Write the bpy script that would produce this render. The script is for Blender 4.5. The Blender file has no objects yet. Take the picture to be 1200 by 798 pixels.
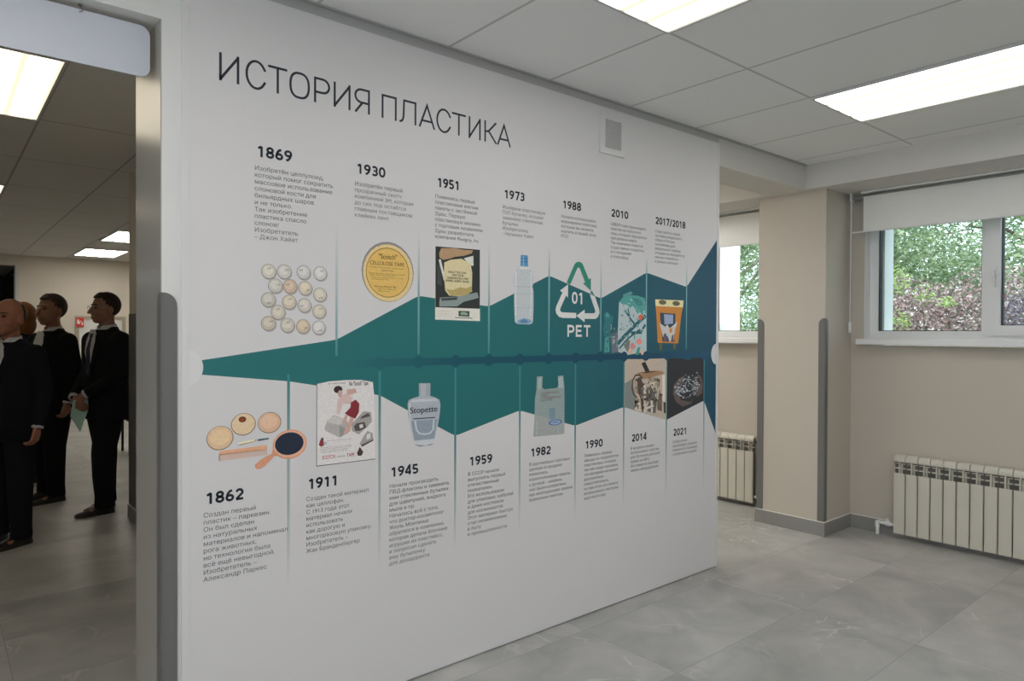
import bpy, bmesh, math, random
from mathutils import Vector, Matrix
R = math.radians
S = bpy.context.scene
COL = S.collection

# ---------------------------------------------------------------- camera
cd = bpy.data.cameras.new('camera')
cam = bpy.data.objects.new('camera', cd)
COL.objects.link(cam)
cd.sensor_width = 36.0
cd.lens = 36.0 * 807.04 / 1200.0
cd.clip_start = 0.05
cd.clip_end = 200
cam.rotation_mode = 'XYZ'
_yaw, _pit, _rol = R(49.933), R(-0.541), R(0.259)
_f = Vector((math.cos(_yaw) * math.cos(_pit), math.sin(_yaw) * math.cos(_pit), math.sin(_pit)))
_r = Vector((math.sin(_yaw), -math.cos(_yaw), 0))
_u = _r.cross(_f)
_r2 = _r * math.cos(_rol) + _u * math.sin(_rol)
_u2 = -_r * math.sin(_rol) + _u * math.cos(_rol)
cam.matrix_world = Matrix(((_r2.x, _u2.x, -_f.x, 0), (_r2.y, _u2.y, -_f.y, 0), (_r2.z, _u2.z, -_f.z, 1.4625), (0, 0, 0, 1)))
S.camera = cam

# ---------------------------------------------------------------- light and exposure
S.view_settings.view_transform = 'Standard'
S.view_settings.look = 'None'
S.view_settings.exposure = 0.15
S.view_settings.gamma = 1.0
S.view_settings.use_curve_mapping = False
S.cycles.max_bounces = 10
S.cycles.diffuse_bounces = 6
S.cycles.glossy_bounces = 3
S.cycles.transparent_max_bounces = 12
S.cycles.sample_clamp_indirect = 4.0
S.cycles.caustics_reflective = False
S.cycles.caustics_refractive = False
W = bpy.data.worlds.new('sky')
S.world = W
W.use_nodes = True
_bg = W.node_tree.nodes['Background']
_bg.inputs[0].default_value = (0.76, 0.89, 1.0, 1)
_bg.inputs[1].default_value = SKY = 2.9
sd = bpy.data.lights.new('sun', 'SUN')
sd.energy = 3.6
sd.angle = R(0.6)
sd.color = (1.0, 0.95, 0.86)
sun = bpy.data.objects.new('sun', sd)
COL.objects.link(sun)
sun.rotation_euler = Vector((0.45, 0.62, -0.65)).to_track_quat('-Z', 'Y').to_euler()
LAMP_FRONT = 6.0      # ceiling lamps of the exhibition room
LAMP_BACK = 2.4      # ceiling lamps of the hall behind
LAMP_FAR = 9.0         # lamps at the bright far end of the hall

# ---------------------------------------------------------------- helpers
def lin(c):
    c = c / 255.0
    return c / 12.92 if c <= 0.04045 else ((c + 0.055) / 1.055) ** 2.4
def rgb(r, g, b, k=1.0):
    return (min(lin(r) / k, 0.95), min(lin(g) / k, 0.95), min(lin(b) / k, 0.95), 1)
MATS = {}
def mat(name, col, rough=0.6, spec=0.3, noise=0.0, nscale=8.0, metal=0.0, bump=0.0):
    if name in MATS: return MATS[name]
    m = bpy.data.materials.new(name)
    m.use_nodes = True
    nt = m.node_tree
    b = nt.nodes['Principled BSDF']
    b.inputs['Roughness'].default_value = rough
    b.inputs['Specular IOR Level'].default_value = spec
    b.inputs['Metallic'].default_value = metal
    b.inputs['Base Color'].default_value = col
    tc = nt.nodes.new('ShaderNodeTexCoord')
    if noise or bump:
        n = nt.nodes.new('ShaderNodeTexNoise')
        n.inputs['Scale'].default_value = nscale
        n.inputs['Detail'].default_value = 4
        nt.links.new(tc.outputs['Object'], n.inputs['Vector'])
    if noise:
        r = nt.nodes.new('ShaderNodeMapRange')
        r.inputs['To Min'].default_value = 1 - noise
        r.inputs['To Max'].default_value = 1 + noise
        nt.links.new(n.outputs['Fac'], r.inputs['Value'])
        mx = nt.nodes.new('ShaderNodeVectorMath')
        mx.operation = 'SCALE'
        mx.inputs[0].default_value = col[:3]
        nt.links.new(r.outputs['Result'], mx.inputs['Scale'])
        nt.links.new(mx.outputs['Vector'], b.inputs['Base Color'])
    if bump:
        bp = nt.nodes.new('ShaderNodeBump')
        bp.inputs['Strength'].default_value = bump
        bp.inputs['Distance'].default_value = 0.002
        nt.links.new(n.outputs['Fac'], bp.inputs['Height'])
        nt.links.new(bp.outputs['Normal'], b.inputs['Normal'])
    MATS[name] = m
    return m

def ob(name, bm, m, parent=None, smooth=False, world=True):
    """link a bmesh as ONE object; coordinates are world coordinates unless world=False (then local to the parent)"""
    me = bpy.data.meshes.new(name)
    bm.normal_update()
    bm.to_mesh(me)
    bm.free()
    for x in (m if isinstance(m, (list, tuple)) else [m]): me.materials.append(x)
    if smooth:
        for p in me.polygons: p.use_smooth = True
    o = bpy.data.objects.new(name, me)
    COL.objects.link(o)
    if parent is not None:
        o.parent = parent
        if world:
            l = Matrix.LocRotScale(parent.location, parent.rotation_euler, parent.scale)
            if parent.parent is not None:
                g = parent.parent
                l = Matrix.LocRotScale(g.location, g.rotation_euler, g.scale) @ l
            me.transform(l.inverted())
    return o
def tag(o, label, cat, group=None, kind=None):
    o['label'] = label
    o['category'] = cat
    if group: o['group'] = group
    if kind: o['kind'] = kind
    return o
def thing(name, loc, label, cat, group=None, rz=0.0):
    o = bpy.data.objects.new(name, None)
    o.empty_display_size = 0.1
    COL.objects.link(o)
    o.location = loc
    o.rotation_euler = (0, 0, rz)
    return tag(o, label, cat, group)
def struct(name, bm, m, label, cat, parent=None):
    o = ob(name, bm, m, parent)
    o['kind'] = 'structure'
    if parent is None:
        o['label'] = label
        o['category'] = cat
    return o
def B(): return bmesh.new()
def box(bm, a, b, mi=0, bev=0.0):
    a, b = [min(p, q) for p, q in zip(a, b)], [max(p, q) for p, q in zip(a, b)]
    v = [bm.verts.new((x, y, z)) for x in (a[0], b[0]) for y in (a[1], b[1]) for z in (a[2], b[2])]
    fs = []
    for q in ((0, 1, 3, 2), (4, 6, 7, 5), (0, 4, 5, 1), (2, 3, 7, 6), (0, 2, 6, 4), (1, 5, 7, 3)):
        f = bm.faces.new([v[i] for i in q]); f.material_index = mi; fs.append(f)
    if bev:
        es = list({e for f in fs for e in f.edges})
        bmesh.ops.bevel(bm, geom=es, offset=bev, segments=2, affect='EDGES', profile=0.5)
    return bm
def loft(bm, rings, mi=0, closed=True, caps=True):
    vs = [[bm.verts.new(p) for p in r] for r in rings]
    n = len(rings[0])
    for a, b in zip(vs, vs[1:]):
        for i in range(n if closed else n - 1):
            j = (i + 1) % n
            f = bm.faces.new((a[i], a[j], b[j], b[i])); f.material_index = mi
    if caps and closed:
        f = bm.faces.new(vs[0][::-1]); f.material_index = mi
        f = bm.faces.new(vs[-1]); f.material_index = mi
    return bm
def frame_of(d):
    d = Vector(d).normalized()
    h = Vector((0, 0, 1)) if abs(d.z) < 0.95 else Vector((0, 1, 0))
    a = d.cross(h).normalized()
    return a, a.cross(d).normalized(), d
def tube(bm, pts, r, seg=10, mi=0):
    pts = [Vector(p) for p in pts]
    rings = []
    for i, p in enumerate(pts):
        d = (pts[min(i + 1, len(pts) - 1)] - pts[max(i - 1, 0)])
        a, b, _ = frame_of(d)
        rr = r[i] if isinstance(r, (list, tuple)) else r
        rings.append([p + (a * math.cos(t) + b * math.sin(t)) * rr for t in [2 * math.pi * k / seg for k in range(seg)]])
    # keep the ring frames aligned
    for i in range(1, len(rings)):
        best = min(range(seg), key=lambda s: (rings[i][s] - pts[i] - (rings[i - 1][0] - pts[i - 1])).length)
        rings[i] = rings[i][best:] + rings[i][:best]
    return loft(bm, rings, mi)
def capsule(bm, p0, p1, r0, r1, seg=12):
    p0, p1 = Vector(p0), Vector(p1)
    if (p1 - p0).length < 1e-5: p1 = p0 + Vector((0, 0, 1e-3))
    a, b, d = frame_of(p1 - p0)
    rings = []
    for k in range(5):
        t = R(-88 + 22 * k)
        rings.append((p0 + d * r0 * math.sin(t), r0 * math.cos(t)))
    for k in range(5):
        t = R(0 + 22 * k)
        rings.append((p1 + d * r1 * math.sin(t), r1 * math.cos(t)))
    return loft(bm, [[c + (a * math.cos(2 * math.pi * i / seg) + b * math.sin(2 * math.pi * i / seg)) * r for i in range(seg)] for c, r in rings])
def ellipsoid(bm, c, rad, rot=None, seg=18, rng=10):
    m = Matrix.Translation(Vector(c)) @ (rot.to_4x4() if rot else Matrix()) @ Matrix.Diagonal((*rad, 1))
    bmesh.ops.create_uvsphere(bm, u_segments=seg, v_segments=rng, radius=1.0, matrix=m)
    return bm
def prism(bm, pts, axis, lo, hi, mi=0):
    """a flat outline (list of 2-D points) given a real thickness along one axis"""
    def P(p, v):
        return {0: (v, p[0], p[1]), 1: (p[0], v, p[1]), 2: (p[0], p[1], v)}[axis]
    return loft(bm, [[P(p, lo) for p in pts], [P(p, hi) for p in pts]], mi)
def arc(cx, cz, rx, rz, t0, t1, n):
    return [(cx + rx * math.cos(R(t0 + (t1 - t0) * i / n)), cz + rz * math.sin(R(t0 + (t1 - t0) * i / n))) for i in range(n + 1)]
def dup(root, loc, label, group=None, rz=None):
    r = root.copy(); COL.objects.link(r); r.location = loc; r['label'] = label
    if rz is not None: r.rotation_euler = (0, 0, rz)
    if group: r['group'] = group
    for ch in list(root.children):
        c = ch.copy(); COL.objects.link(c); c.parent = r
        for g in list(ch.children):
            d = g.copy(); COL.objects.link(d); d.parent = c
    return r
def nodes(name):
    m = bpy.data.materials.new(name); m.use_nodes = True
    nt = m.node_tree
    return m, nt, nt.nodes['Principled BSDF'], nt.nodes.new, nt.links.new

# ---------------------------------------------------------------- materials of the setting
CEIL = 2.7063
def grid_mask(nt, axis_out, origin, pitch, width):
    """1 on lines every `pitch`, 0 elsewhere"""
    n = nt.nodes.new; l = nt.links.new
    a = n('ShaderNodeMath'); a.operation = 'SUBTRACT'; a.inputs[1].default_value = origin - pitch * 400.5
    l(axis_out, a.inputs[0])
    b = n('ShaderNodeMath'); b.operation = 'MODULO'; b.inputs[1].default_value = pitch
    l(a.outputs[0], b.inputs[0])
    c = n('ShaderNodeMath'); c.operation = 'SUBTRACT'; c.inputs[1].default_value = pitch / 2
    l(b.outputs[0], c.inputs[0])
    d = n('ShaderNodeMath'); d.operation = 'ABSOLUTE'
    l(c.outputs[0], d.inputs[0])
    e = n('ShaderNodeMath'); e.operation = 'LESS_THAN'; e.inputs[1].default_value = width / 2
    l(d.outputs[0], e.inputs[0])
    return e.outputs[0]
def ceiling_mat(name, ox, px, oy, py, col, line):
    m, nt, b, n, l = nodes(name)
    tc = n('ShaderNodeTexCoord'); sx = n('ShaderNodeSeparateXYZ')
    l(tc.outputs['Object'], sx.inputs[0])
    gx = grid_mask(nt, sx.outputs['X'], ox, px, 0.014)
    gy = grid_mask(nt, sx.outputs['Y'], oy, py, 0.014)
    mx = n('ShaderNodeMath'); mx.operation = 'MAXIMUM'
    l(gx, mx.inputs[0]); l(gy, mx.inputs[1])
    no = n('ShaderNodeTexNoise'); no.inputs['Scale'].default_value = 260; no.inputs['Detail'].default_value = 3
    l(tc.outputs['Object'], no.inputs['Vector'])
    rr = n('ShaderNodeMapRange'); rr.inputs['To Min'].default_value = 0.96; rr.inputs['To Max'].default_value = 1.04
    l(no.outputs['Fac'], rr.inputs['Value'])
    sc = n('ShaderNodeVectorMath'); sc.operation = 'SCALE'; sc.inputs[0].default_value = col[:3]
    l(rr.outputs['Result'], sc.inputs['Scale'])
    mi = n('ShaderNodeMix'); mi.data_type = 'RGBA'
    l(mx.outputs[0], mi.inputs['Factor']); l(sc.outputs[0], mi.inputs['A']); mi.inputs['B'].default_value = line
    l(mi.outputs['Result'], b.inputs['Base Color'])
    b.inputs['Roughness'].default_value = 0.8
    b.inputs['Specular IOR Level'].default_value = 0.2
    bp = n('ShaderNodeBump'); bp.inputs['Strength'].default_value = 0.5; bp.inputs['Distance'].default_value = 0.004; bp.invert = True
    l(mx.outputs[0], bp.inputs['Height']); l(bp.outputs[0], b.inputs['Normal'])
    return m
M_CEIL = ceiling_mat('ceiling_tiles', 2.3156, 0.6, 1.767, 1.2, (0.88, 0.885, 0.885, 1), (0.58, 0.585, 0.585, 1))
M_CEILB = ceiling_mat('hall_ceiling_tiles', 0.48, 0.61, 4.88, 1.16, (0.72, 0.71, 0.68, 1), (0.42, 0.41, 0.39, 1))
def floor_mat():
    m, nt, b, n, l = nodes('stone_floor_tiles')
    tc = n('ShaderNodeTexCoord'); sx = n('ShaderNodeSeparateXYZ')
    l(tc.outputs['Object'], sx.inputs[0])
    gx = grid_mask(nt, sx.outputs['X'], 2.46, 1.103, 0.003)
    gy = grid_mask(nt, sx.outputs['Y'], 1.805, 0.555, 0.003)
    mx = n('ShaderNodeMath'); mx.operation = 'MAXIMUM'
    l(gx, mx.inputs[0]); l(gy, mx.inputs[1])
    # one random value per tile
    def cell(out, o, p):
        a = n('ShaderNodeMath'); a.operation = 'SUBTRACT'; a.inputs[1].default_value = o; l(out, a.inputs[0])
        d = n('ShaderNodeMath'); d.operation = 'DIVIDE'; d.inputs[1].default_value = p; l(a.outputs[0], d.inputs[0])
        f = n('ShaderNodeMath'); f.operation = 'FLOOR'; l(d.outputs[0], f.inputs[0]); return f.outputs[0]
    cb = n('ShaderNodeCombineXYZ')
    l(cell(sx.outputs['X'], 2.46, 1.103), cb.inputs[0]); l(cell(sx.outputs['Y'], 1.805, 0.555), cb.inputs[1])
    wn = n('ShaderNodeTexWhiteNoise'); wn.noise_dimensions = '3D'; l(cb.outputs[0], wn.inputs['Vector'])
    # stone clouding, shifted per tile
    sh = n('ShaderNodeVectorMath'); sh.operation = 'MULTIPLY_ADD'; sh.inputs[1].default_value = (7, 7, 7)
    l(wn.outputs['Color'], sh.inputs[0]); l(tc.outputs['Object'], sh.inputs[2])
    n1 = n('ShaderNodeTexNoise'); n1.inputs['Scale'].default_value = 2.6; n1.inputs['Detail'].default_value = 7; n1.inputs['Roughness'].default_value = 0.55; n1.inputs['Distortion'].default_value = 0.8
    l(sh.outputs[0], n1.inputs['Vector'])
    r1 = n('ShaderNodeValToRGB'); e = r1.color_ramp.elements
    e[0].position = 0.3; e[0].color = (0.305, 0.306, 0.295, 1)
    e[1].position = 0.74; e[1].color = (0.50, 0.492, 0.468, 1)
    l(n1.outputs['Fac'], r1.inputs['Fac'])
    # pale veins
    n2 = n('ShaderNodeTexNoise'); n2.inputs['Scale'].default_value = 1.5; n2.inputs['Detail'].default_value = 3; n2.inputs['Distortion'].default_value = 1.6
    l(sh.outputs[0], n2.inputs['Vector'])
    v = n('ShaderNodeMath'); v.operation = 'SUBTRACT'; v.inputs[1].default_value = 0.5; l(n2.outputs['Fac'], v.inputs[0])
    va = n('ShaderNodeMath'); va.operation = 'ABSOLUTE'; l(v.outputs[0], va.inputs[0])
    vr = n('ShaderNodeMapRange'); vr.inputs['From Min'].default_value = 0.0; vr.inputs['From Max'].default_value = 0.014; vr.inputs['To Min'].default_value = 0.75; vr.inputs['To Max'].default_value = 0.0
    l(va.outputs[0], vr.inputs['Value'])
    n3 = n('ShaderNodeTexNoise'); n3.inputs['Scale'].default_value = 2.2; l(sh.outputs[0], n3.inputs['Vector'])
    vm = n('ShaderNodeMapRange'); vm.inputs['From Min'].default_value = 0.5; vm.inputs['From Max'].default_value = 0.7; l(n3.outputs['Fac'], vm.inputs['Value'])
    vv = n('ShaderNodeMath'); vv.operation = 'MULTIPLY'; l(vr.outputs['Result'], vv.inputs[0]); l(vm.outputs['Result'], vv.inputs[1])
    mv = n('ShaderNodeMix'); mv.data_type = 'RGBA'; l(vv.outputs[0], mv.inputs['Factor']); l(r1.outputs['Color'], mv.inputs['A']); mv.inputs['B'].default_value = (0.66, 0.64, 0.59, 1)
    tr = n('ShaderNodeMapRange'); tr.inputs['To Min'].default_value = 0.93; tr.inputs['To Max'].default_value = 1.07; l(wn.outputs['Value'], tr.inputs['Value'])
    ts = n('ShaderNodeVectorMath'); ts.operation = 'SCALE'; l(mv.outputs['Result'], ts.inputs[0]); l(tr.outputs['Result'], ts.inputs['Scale'])
    mg = n('ShaderNodeMix'); mg.data_type = 'RGBA'; l(mx.outputs[0], mg.inputs['Factor']); l(ts.outputs[0], mg.inputs['A']); mg.inputs['B'].default_value = (0.26, 0.26, 0.25, 1)
    l(mg.outputs['Result'], b.inputs['Base Color'])
    rg = n('ShaderNodeMapRange'); rg.inputs['To Min'].default_value = 0.28; rg.inputs['To Max'].default_value = 0.5; l(n1.outputs['Fac'], rg.inputs['Value'])
    l(rg.outputs['Result'], b.inputs['Roughness'])
    b.inputs['Specular IOR Level'].default_value = 0.35
    return m
M_FLOOR = floor_mat()
M_WALL = mat('painted_wall', (0.545, 0.50, 0.432, 1), 0.75, 0.2, 0.02, 6, bump=0.05)
M_WHITEWALL = mat('white_painted_wall', (0.76, 0.76, 0.745, 1), 0.75, 0.2, 0.015, 6)
M_HALLWALL = mat('hall_wall_paint', (0.70, 0.64, 0.56, 1), 0.75, 0.2, 0.02, 6)
M_SKIRT = mat('grey_skirting_tile', (0.27, 0.265, 0.255, 1), 0.45, 0.3, 0.12, 5)
M_CAULK = mat('white_sealant', (0.75, 0.74, 0.70, 1), 0.6)
M_GUARD = mat('grey_plastic_guard', (0.165, 0.165, 0.16, 1), 0.5, 0.3, 0.03, 30)
M_PVC = mat('white_pvc', (0.78, 0.79, 0.79, 1), 0.35, 0.4, 0.01, 4)
M_RUBBER = mat('black_gasket', (0.02, 0.02, 0.022, 1), 0.6)
M_EXT = mat('white_render_outside', (0.85, 0.86, 0.86, 1), 0.85, 0.2, 0.03, 9)
M_ALU = mat('grey_aluminium', (0.50, 0.50, 0.50, 1), 0.45, 0.4, metal=0.3)
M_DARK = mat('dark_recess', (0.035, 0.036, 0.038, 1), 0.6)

# ---------------------------------------------------------------- the rooms
T = 'structure'
bm = B(); box(bm, (-3.2, -5.2, -0.12), (6.2, 16.6, 0.0))
struct('floor', bm, M_FLOOR, 'grey stone tile floor running through both rooms', 'floor')
bm = B(); box(bm, (-3.2, -5.2, CEIL), (5.38, 2.67, CEIL + 0.12))
struct('ceiling', bm, M_CEIL, 'suspended grey ceiling of long tiles above the display wall', 'ceiling')
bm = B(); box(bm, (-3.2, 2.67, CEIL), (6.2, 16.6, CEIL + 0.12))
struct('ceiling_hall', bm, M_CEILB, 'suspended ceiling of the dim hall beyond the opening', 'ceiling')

# partition wall with the passage into the hall on its left
bm = B()
box(bm, (0.58, 2.4913, 0), (3.765, 2.85, CEIL))
box(bm, (-0.98, 2.4913, 2.496), (0.58, 2.85, CEIL))
box(bm, (-3.2, 2.4913, 0), (-0.98, 2.85, CEIL))
struct('wall_partition', bm, M_WHITEWALL, 'white partition wall with the wide passage at its left end', 'wall')
# satin casing of the passage: it mirrors the lamps at a grazing angle
bm = B(); box(bm, (0.5765, 2.4925, 0), (0.58, 2.849, 2.4955))
struct('trim_3', bm, mat('satin_casing', (0.40, 0.375, 0.34, 1), 0.24, 0.5), 'satin grey-beige casing on the inner edge of the passage', 'trim')
# beams
bm = B(); box(bm, (3.765, 2.4913, 2.528), (4.89, 2.78, CEIL))
box(bm, (4.89, -5.2, 2.528), (5.38, 6.2, CEIL))
struct('beam', bm, mat('white_beam_paint', (0.66, 0.645, 0.61, 1), 0.75, 0.2, 0.02, 6),  'plastered ceiling beams over the column and the windows', 'beam')
# window wall (X = 5.38 inside, 5.70 outside) with two openings
W1, W2 = (-0.25, 2.267), (2.93, 5.10)
ZS, ZT = 1.40, 2.50
bm = B()
box(bm, (5.38, -5.2, 0), (5.70, 6.2, ZS - 0.01))
box(bm, (5.38, -5.2, ZT), (5.70, 6.2, 3.1))
for a, b_ in ((-5.2, W1[0]), (W1[1], W2[0]), (W2[1], 6.2)):
    box(bm, (5.38, a, ZS - 0.01), (5.70, b_, ZT))
struct('wall_window', bm, M_WALL, 'beige wall with the windows and radiators', 'wall')
bm = B(); box(bm, (4.958, 2.3625, 0), (5.38, 2.893, 2.528))
struct('column', bm, M_WALL, 'beige square column between the two windows', 'column')
# remaining walls that close the rooms
bm = B(); box(bm, (-3.35, -5.2, 0), (-3.2, 2.85, 1.25)); box(bm, (-3.35, -5.2, 2.60), (-3.2, 2.85, CEIL))
for y0, y1 in ((-5.2, -4.7), (-2.9, -2.4), (-.6, -.1), (1.7, 2.85)): box(bm, (-3.35, y0, 1.25), (-3.2, y1, 2.60))  # unseen window openings, added so skylight reaches the room
struct('wall_left', bm, M_WALL, 'left wall of the exhibition room', 'wall')
bm = B(); box(bm, (-3.35, -5.35, 0), (5.7, -5.2, CEIL)); struct('wall_front', bm, M_WHITEWALL, 'wall behind the viewer', 'wall')
bm = B(); box(bm, (1.19, 2.85, 0), (1.34, 6.12, CEIL)); box(bm, (1.34, 5.97, 0), (5.38, 6.12, CEIL))
struct('wall_hall_right', bm, M_HALLWALL, 'short hall wall seen edge-on behind the passage', 'wall')
bm = B(); box(bm, (1.06, 13.7, 0), (6.2, 13.85, CEIL)); box(bm, (-3.2, 13.7, 2.535), (1.06, 13.85, CEIL))
struct('wall_hall_back', bm, M_HALLWALL, 'far beige wall of the hall', 'wall')
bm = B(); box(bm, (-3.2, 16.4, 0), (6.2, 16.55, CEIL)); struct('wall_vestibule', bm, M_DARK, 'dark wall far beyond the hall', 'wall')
bm = B(); box(bm, (-3.35, 2.85, 0), (-3.2, 16.6, CEIL)); struct('wall_hall_left', bm, M_HALLWALL, 'left wall of the hall', 'wall')
bm = B(); box(bm, (6.2, 6.05, 0), (6.35, 16.6, CEIL)); struct('wall_hall_end', bm, M_HALLWALL, 'right end wall of the hall', 'wall')
# skirting with a bead of white sealant
def skirt(name, segs, label):
    bm = B()
    for (x0, y0), (x1, y1) in segs:
        box(bm, (x0, y0, 0), (x1, y1, 0.1), 0)
        box(bm, (x0, y0, 0.1), (x1, y1, 0.104), 1)
    struct(name, bm, [M_SKIRT, M_CAULK], label, 'baseboard')
skirt('baseboard_column', [((4.946, 2.3505), (4.958, 2.905)), ((4.958, 2.3505), (5.368, 2.3625)), ((4.958, 2.893), (5.368, 2.905))], 'grey tile skirting around the column')
skirt('baseboard_window', [((5.368, -5.2), (5.38, 2.3505)), ((5.368, 2.905), (5.38, 6.05))], 'grey tile skirting below the windows')
skirt('baseboard_hall', [((1.178, 2.85), (1.19, 6.12)), ((1.178, 6.12), (5.3, 6.132)), ((1.3, 13.688), (1.84, 13.7)), ((2.61, 13.688), (6.2, 13.7))], 'grey skirting of the hall')
# angle trim between display wall and ceiling
bm = B(); box(bm, (-3.2, 2.468, CEIL - 0.006), (4.89, 2.4913, CEIL - 0.0005)); box(bm, (0.58, 2.4835, 2.663), (3.777, 2.4913, CEIL - 0.006))
struct('trim_1', bm, M_ALU, 'grey angle trim along the top of the display wall', 'trim')

# ---------------------------------------------------------------- windows
M_GLASS, nt, b, n, l = nodes('window_glass')
nt.nodes.remove(b)
_t = n('ShaderNodeBsdfTransparent'); _t.inputs[0].default_value = (0.93, 0.965, 0.96, 1)
_g = n('ShaderNodeBsdfGlossy'); _g.inputs['Roughness'].default_value = 0.02
_x = n('ShaderNodeMixShader'); _fr = n('ShaderNodeFresnel'); _fr.inputs['IOR'].default_value = 1.35
l(_fr.outputs[0], _x.inputs[0]); l(_t.outputs[0], _x.inputs[1]); l(_g.outputs[0], _x.inputs[2])
l(_x.outputs[0], nt.nodes['Material Output'].inputs['Surface'])
def ring(bm, y0, y1, z0, z1, w, x0, x1, mi=0):
    box(bm, (x0, y0, z0), (x1, y1, z0 + w), mi); box(bm, (x0, y0, z1 - w), (x1, y1, z1), mi)
    box(bm, (x0, y0, z0 + w), (x1, y0 + w, z1 - w), mi); box(bm, (x0, y1 - w, z0 + w), (x1, y1, z1 - w), mi)
def window(idx, ya, yb, panes):
    bm = B(); ring(bm, ya, yb, ZS + 0.035, ZT, 0.062, 5.47, 5.54)
    for (a, b_, sash) in panes[:-1]:
        box(bm, (5.47, a - 0.028, ZS + 0.097), (5.54, a + 0.028, ZT - 0.062))
    w = struct('window_%d' % idx, bm, M_PVC, 'white plastic window %s' % ('beside the column, trees outside' if idx == 1 else 'seen in the gap between display wall and column'), 'window')
    for (a, b_, sash) in panes:
        lo, hi = a + 0.028, b_ - 0.028
        if sash:
            bm = B(); ring(bm, lo - 0.012, hi + 0.012, ZS + 0.066, ZT - 0.03, 0.068, 5.448, 5.50)
            o = struct('sash', bm, M_PVC, '', '', w)
            bm = B(); box(bm, (5.44, hi - 0.034, 1.86), (5.448, hi - 0.006, 1.93)); tube(bm, [(5.436, hi - 0.02, 1.90), (5.428, hi - 0.02, 1.90), (5.425, hi - 0.024, 1.87), (5.425, hi - 0.028, 1.79)], 0.008)
            struct('window_handle', bm, M_PVC, '', '', o)
            g = (lo + 0.056, hi - 0.056, ZS + 0.134, ZT - 0.098)
        else:
            g = (lo, hi, ZS + 0.097, ZT - 0.062)
        bm = B(); ring(bm, g[0] - 0.002, g[1] + 0.002, g[2] - 0.002, g[3] + 0.002, 0.007, 5.482, 5.53)
        struct('gasket', bm, M_RUBBER, '', '', w)
        bm = B(); box(bm, (5.505, g[0], g[2]), (5.511, g[1], g[3]))
        struct('glass_pane', bm, M_GLASS, '', '', w)
    bm = B(); box(bm, (5.28, ya - 0.03, 1.396), (5.48, yb + 0.022, 1.438), bev=0.006)
    struct('window_sill', bm, M_PVC, '', '', w)
    bm = B()
    for y0, y1 in ((ya - 0.002, ya + 0.004), (yb - 0.004, yb + 0.002)):
        box(bm, (5.381, y0, 1.438), (5.48, y1, ZT)); 
    struct('window_lining', bm, M_EXT, '', '', w)
    bm = B(); box(bm, (5.545, ya - .02, 1.30), (5.705, ya + .077, ZT + .05)); struct('outer_jamb', bm, M_EXT, '', '', w)
    bm = B(); box(bm, (5.545, yb - .077, 1.30), (5.705, yb + .02, ZT + .05)); struct('outer_jamb', bm, M_EXT, '', '', w)
window(1, W1[0], W1[1], [(1.507, 2.233, False), (0.63, 1.507, True), (-0.216, 0.63, False)])
window(2, W2[0], W2[1], [(4.35, 5.066, False), (3.65, 4.35, True), (2.964, 3.65, False)])

# ---------------------------------------------------------------- the printed display wall
PY = 2.48                       # face of the display board
KP = 0.70                       # print colours below are read off the lit print; KP turns them into ink colours
def ink(r, g, b): return rgb(r, g, b, KP)
def imat(r, g, b): return mat('ink_%d_%d_%d' % (r, g, b), ink(r, g, b), 0.5, 0.25)
PANEL = thing('display_board', (2.2, PY, 0), 'large white printed display board with a teal timeline band and dated captions', 'display board')
M_BOARD = mat('white_print', (0.735, 0.722, 0.730, 1), 0.45, 0.3)
bm = B(); box(bm, (0.64, PY, 0.008), (3.777, 2.4913, 2.663)); ob('board', bm, M_BOARD, PANEL)
for _x in (0.638, 3.758):
    bm = B(); box(bm, (_x, PY - 0.003, 0.006), (_x + .021, PY, 2.664)); ob('edge_trim', bm, mat('white_edge_profile', (0.74, 0.735, 0.735, 1), 0.4, 0.4), PANEL)

def flat(bm, pts, layer, mi=0):
    """an area of ink: outline in metres on the board (x, z); higher layers are printed over lower ones"""
    y = PY - 0.0001 * layer
    vs = [bm.verts.new((p[0], y, p[1])) for p in pts]
    f = bm.faces.new(vs); f.normal_update()
    if f.normal.y > 0: f.normal_flip()
    f.material_index = mi
    return f
def disc(bm, c, rx, rz, layer, mi=0, n=24): return flat(bm, arc(c[0], c[1], rx, rz, 0, 360, n)[:-1], layer, mi)
def stroke(bm, pts, w, layer, mi=0, closed=False, ends=True):
    """a constant-width line of ink with mitred joints"""
    P = [Vector(p) for p in pts]
    n = len(P); L, Rr = [], []
    for i in range(n):
        a = P[i - 1] if (i > 0 or closed) else None
        c = P[(i + 1) % n] if (i < n - 1 or closed) else None
        d0 = (P[i] - a).normalized() if a is not None else None
        d1 = (c - P[i]).normalized() if c is not None else None
        if d0 is None: d0 = d1
        if d1 is None: d1 = d0
        t = (d0 + d1)
        t = t.normalized() if t.length > 1e-4 else d0
        nn = Vector((-t.y, t.x)); k = max(0.35, abs(nn.dot(Vector((-d0.y, d0.x)))))
        L.append(P[i] + nn * w / 2 / k); Rr.append(P[i] - nn * w / 2 / k)
    y = PY - 0.0001 * layer
    lv = [bm.verts.new((p.x, y, p.y)) for p in L]; rv = [bm.verts.new((p.x, y, p.y)) for p in Rr]
    for i in range(n if closed else n - 1):
        j = (i + 1) % n
        f = bm.faces.new((lv[i], lv[j], rv[j], rv[i])); f.normal_update()
        if f.normal.y > 0: f.normal_flip()
        f.material_index = mi
def part(name, bm, mats, parent=PANEL, label=None):
    o = ob(name, bm, mats, parent)
    if label: o['label'] = label
    return o
_gl = {}
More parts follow.
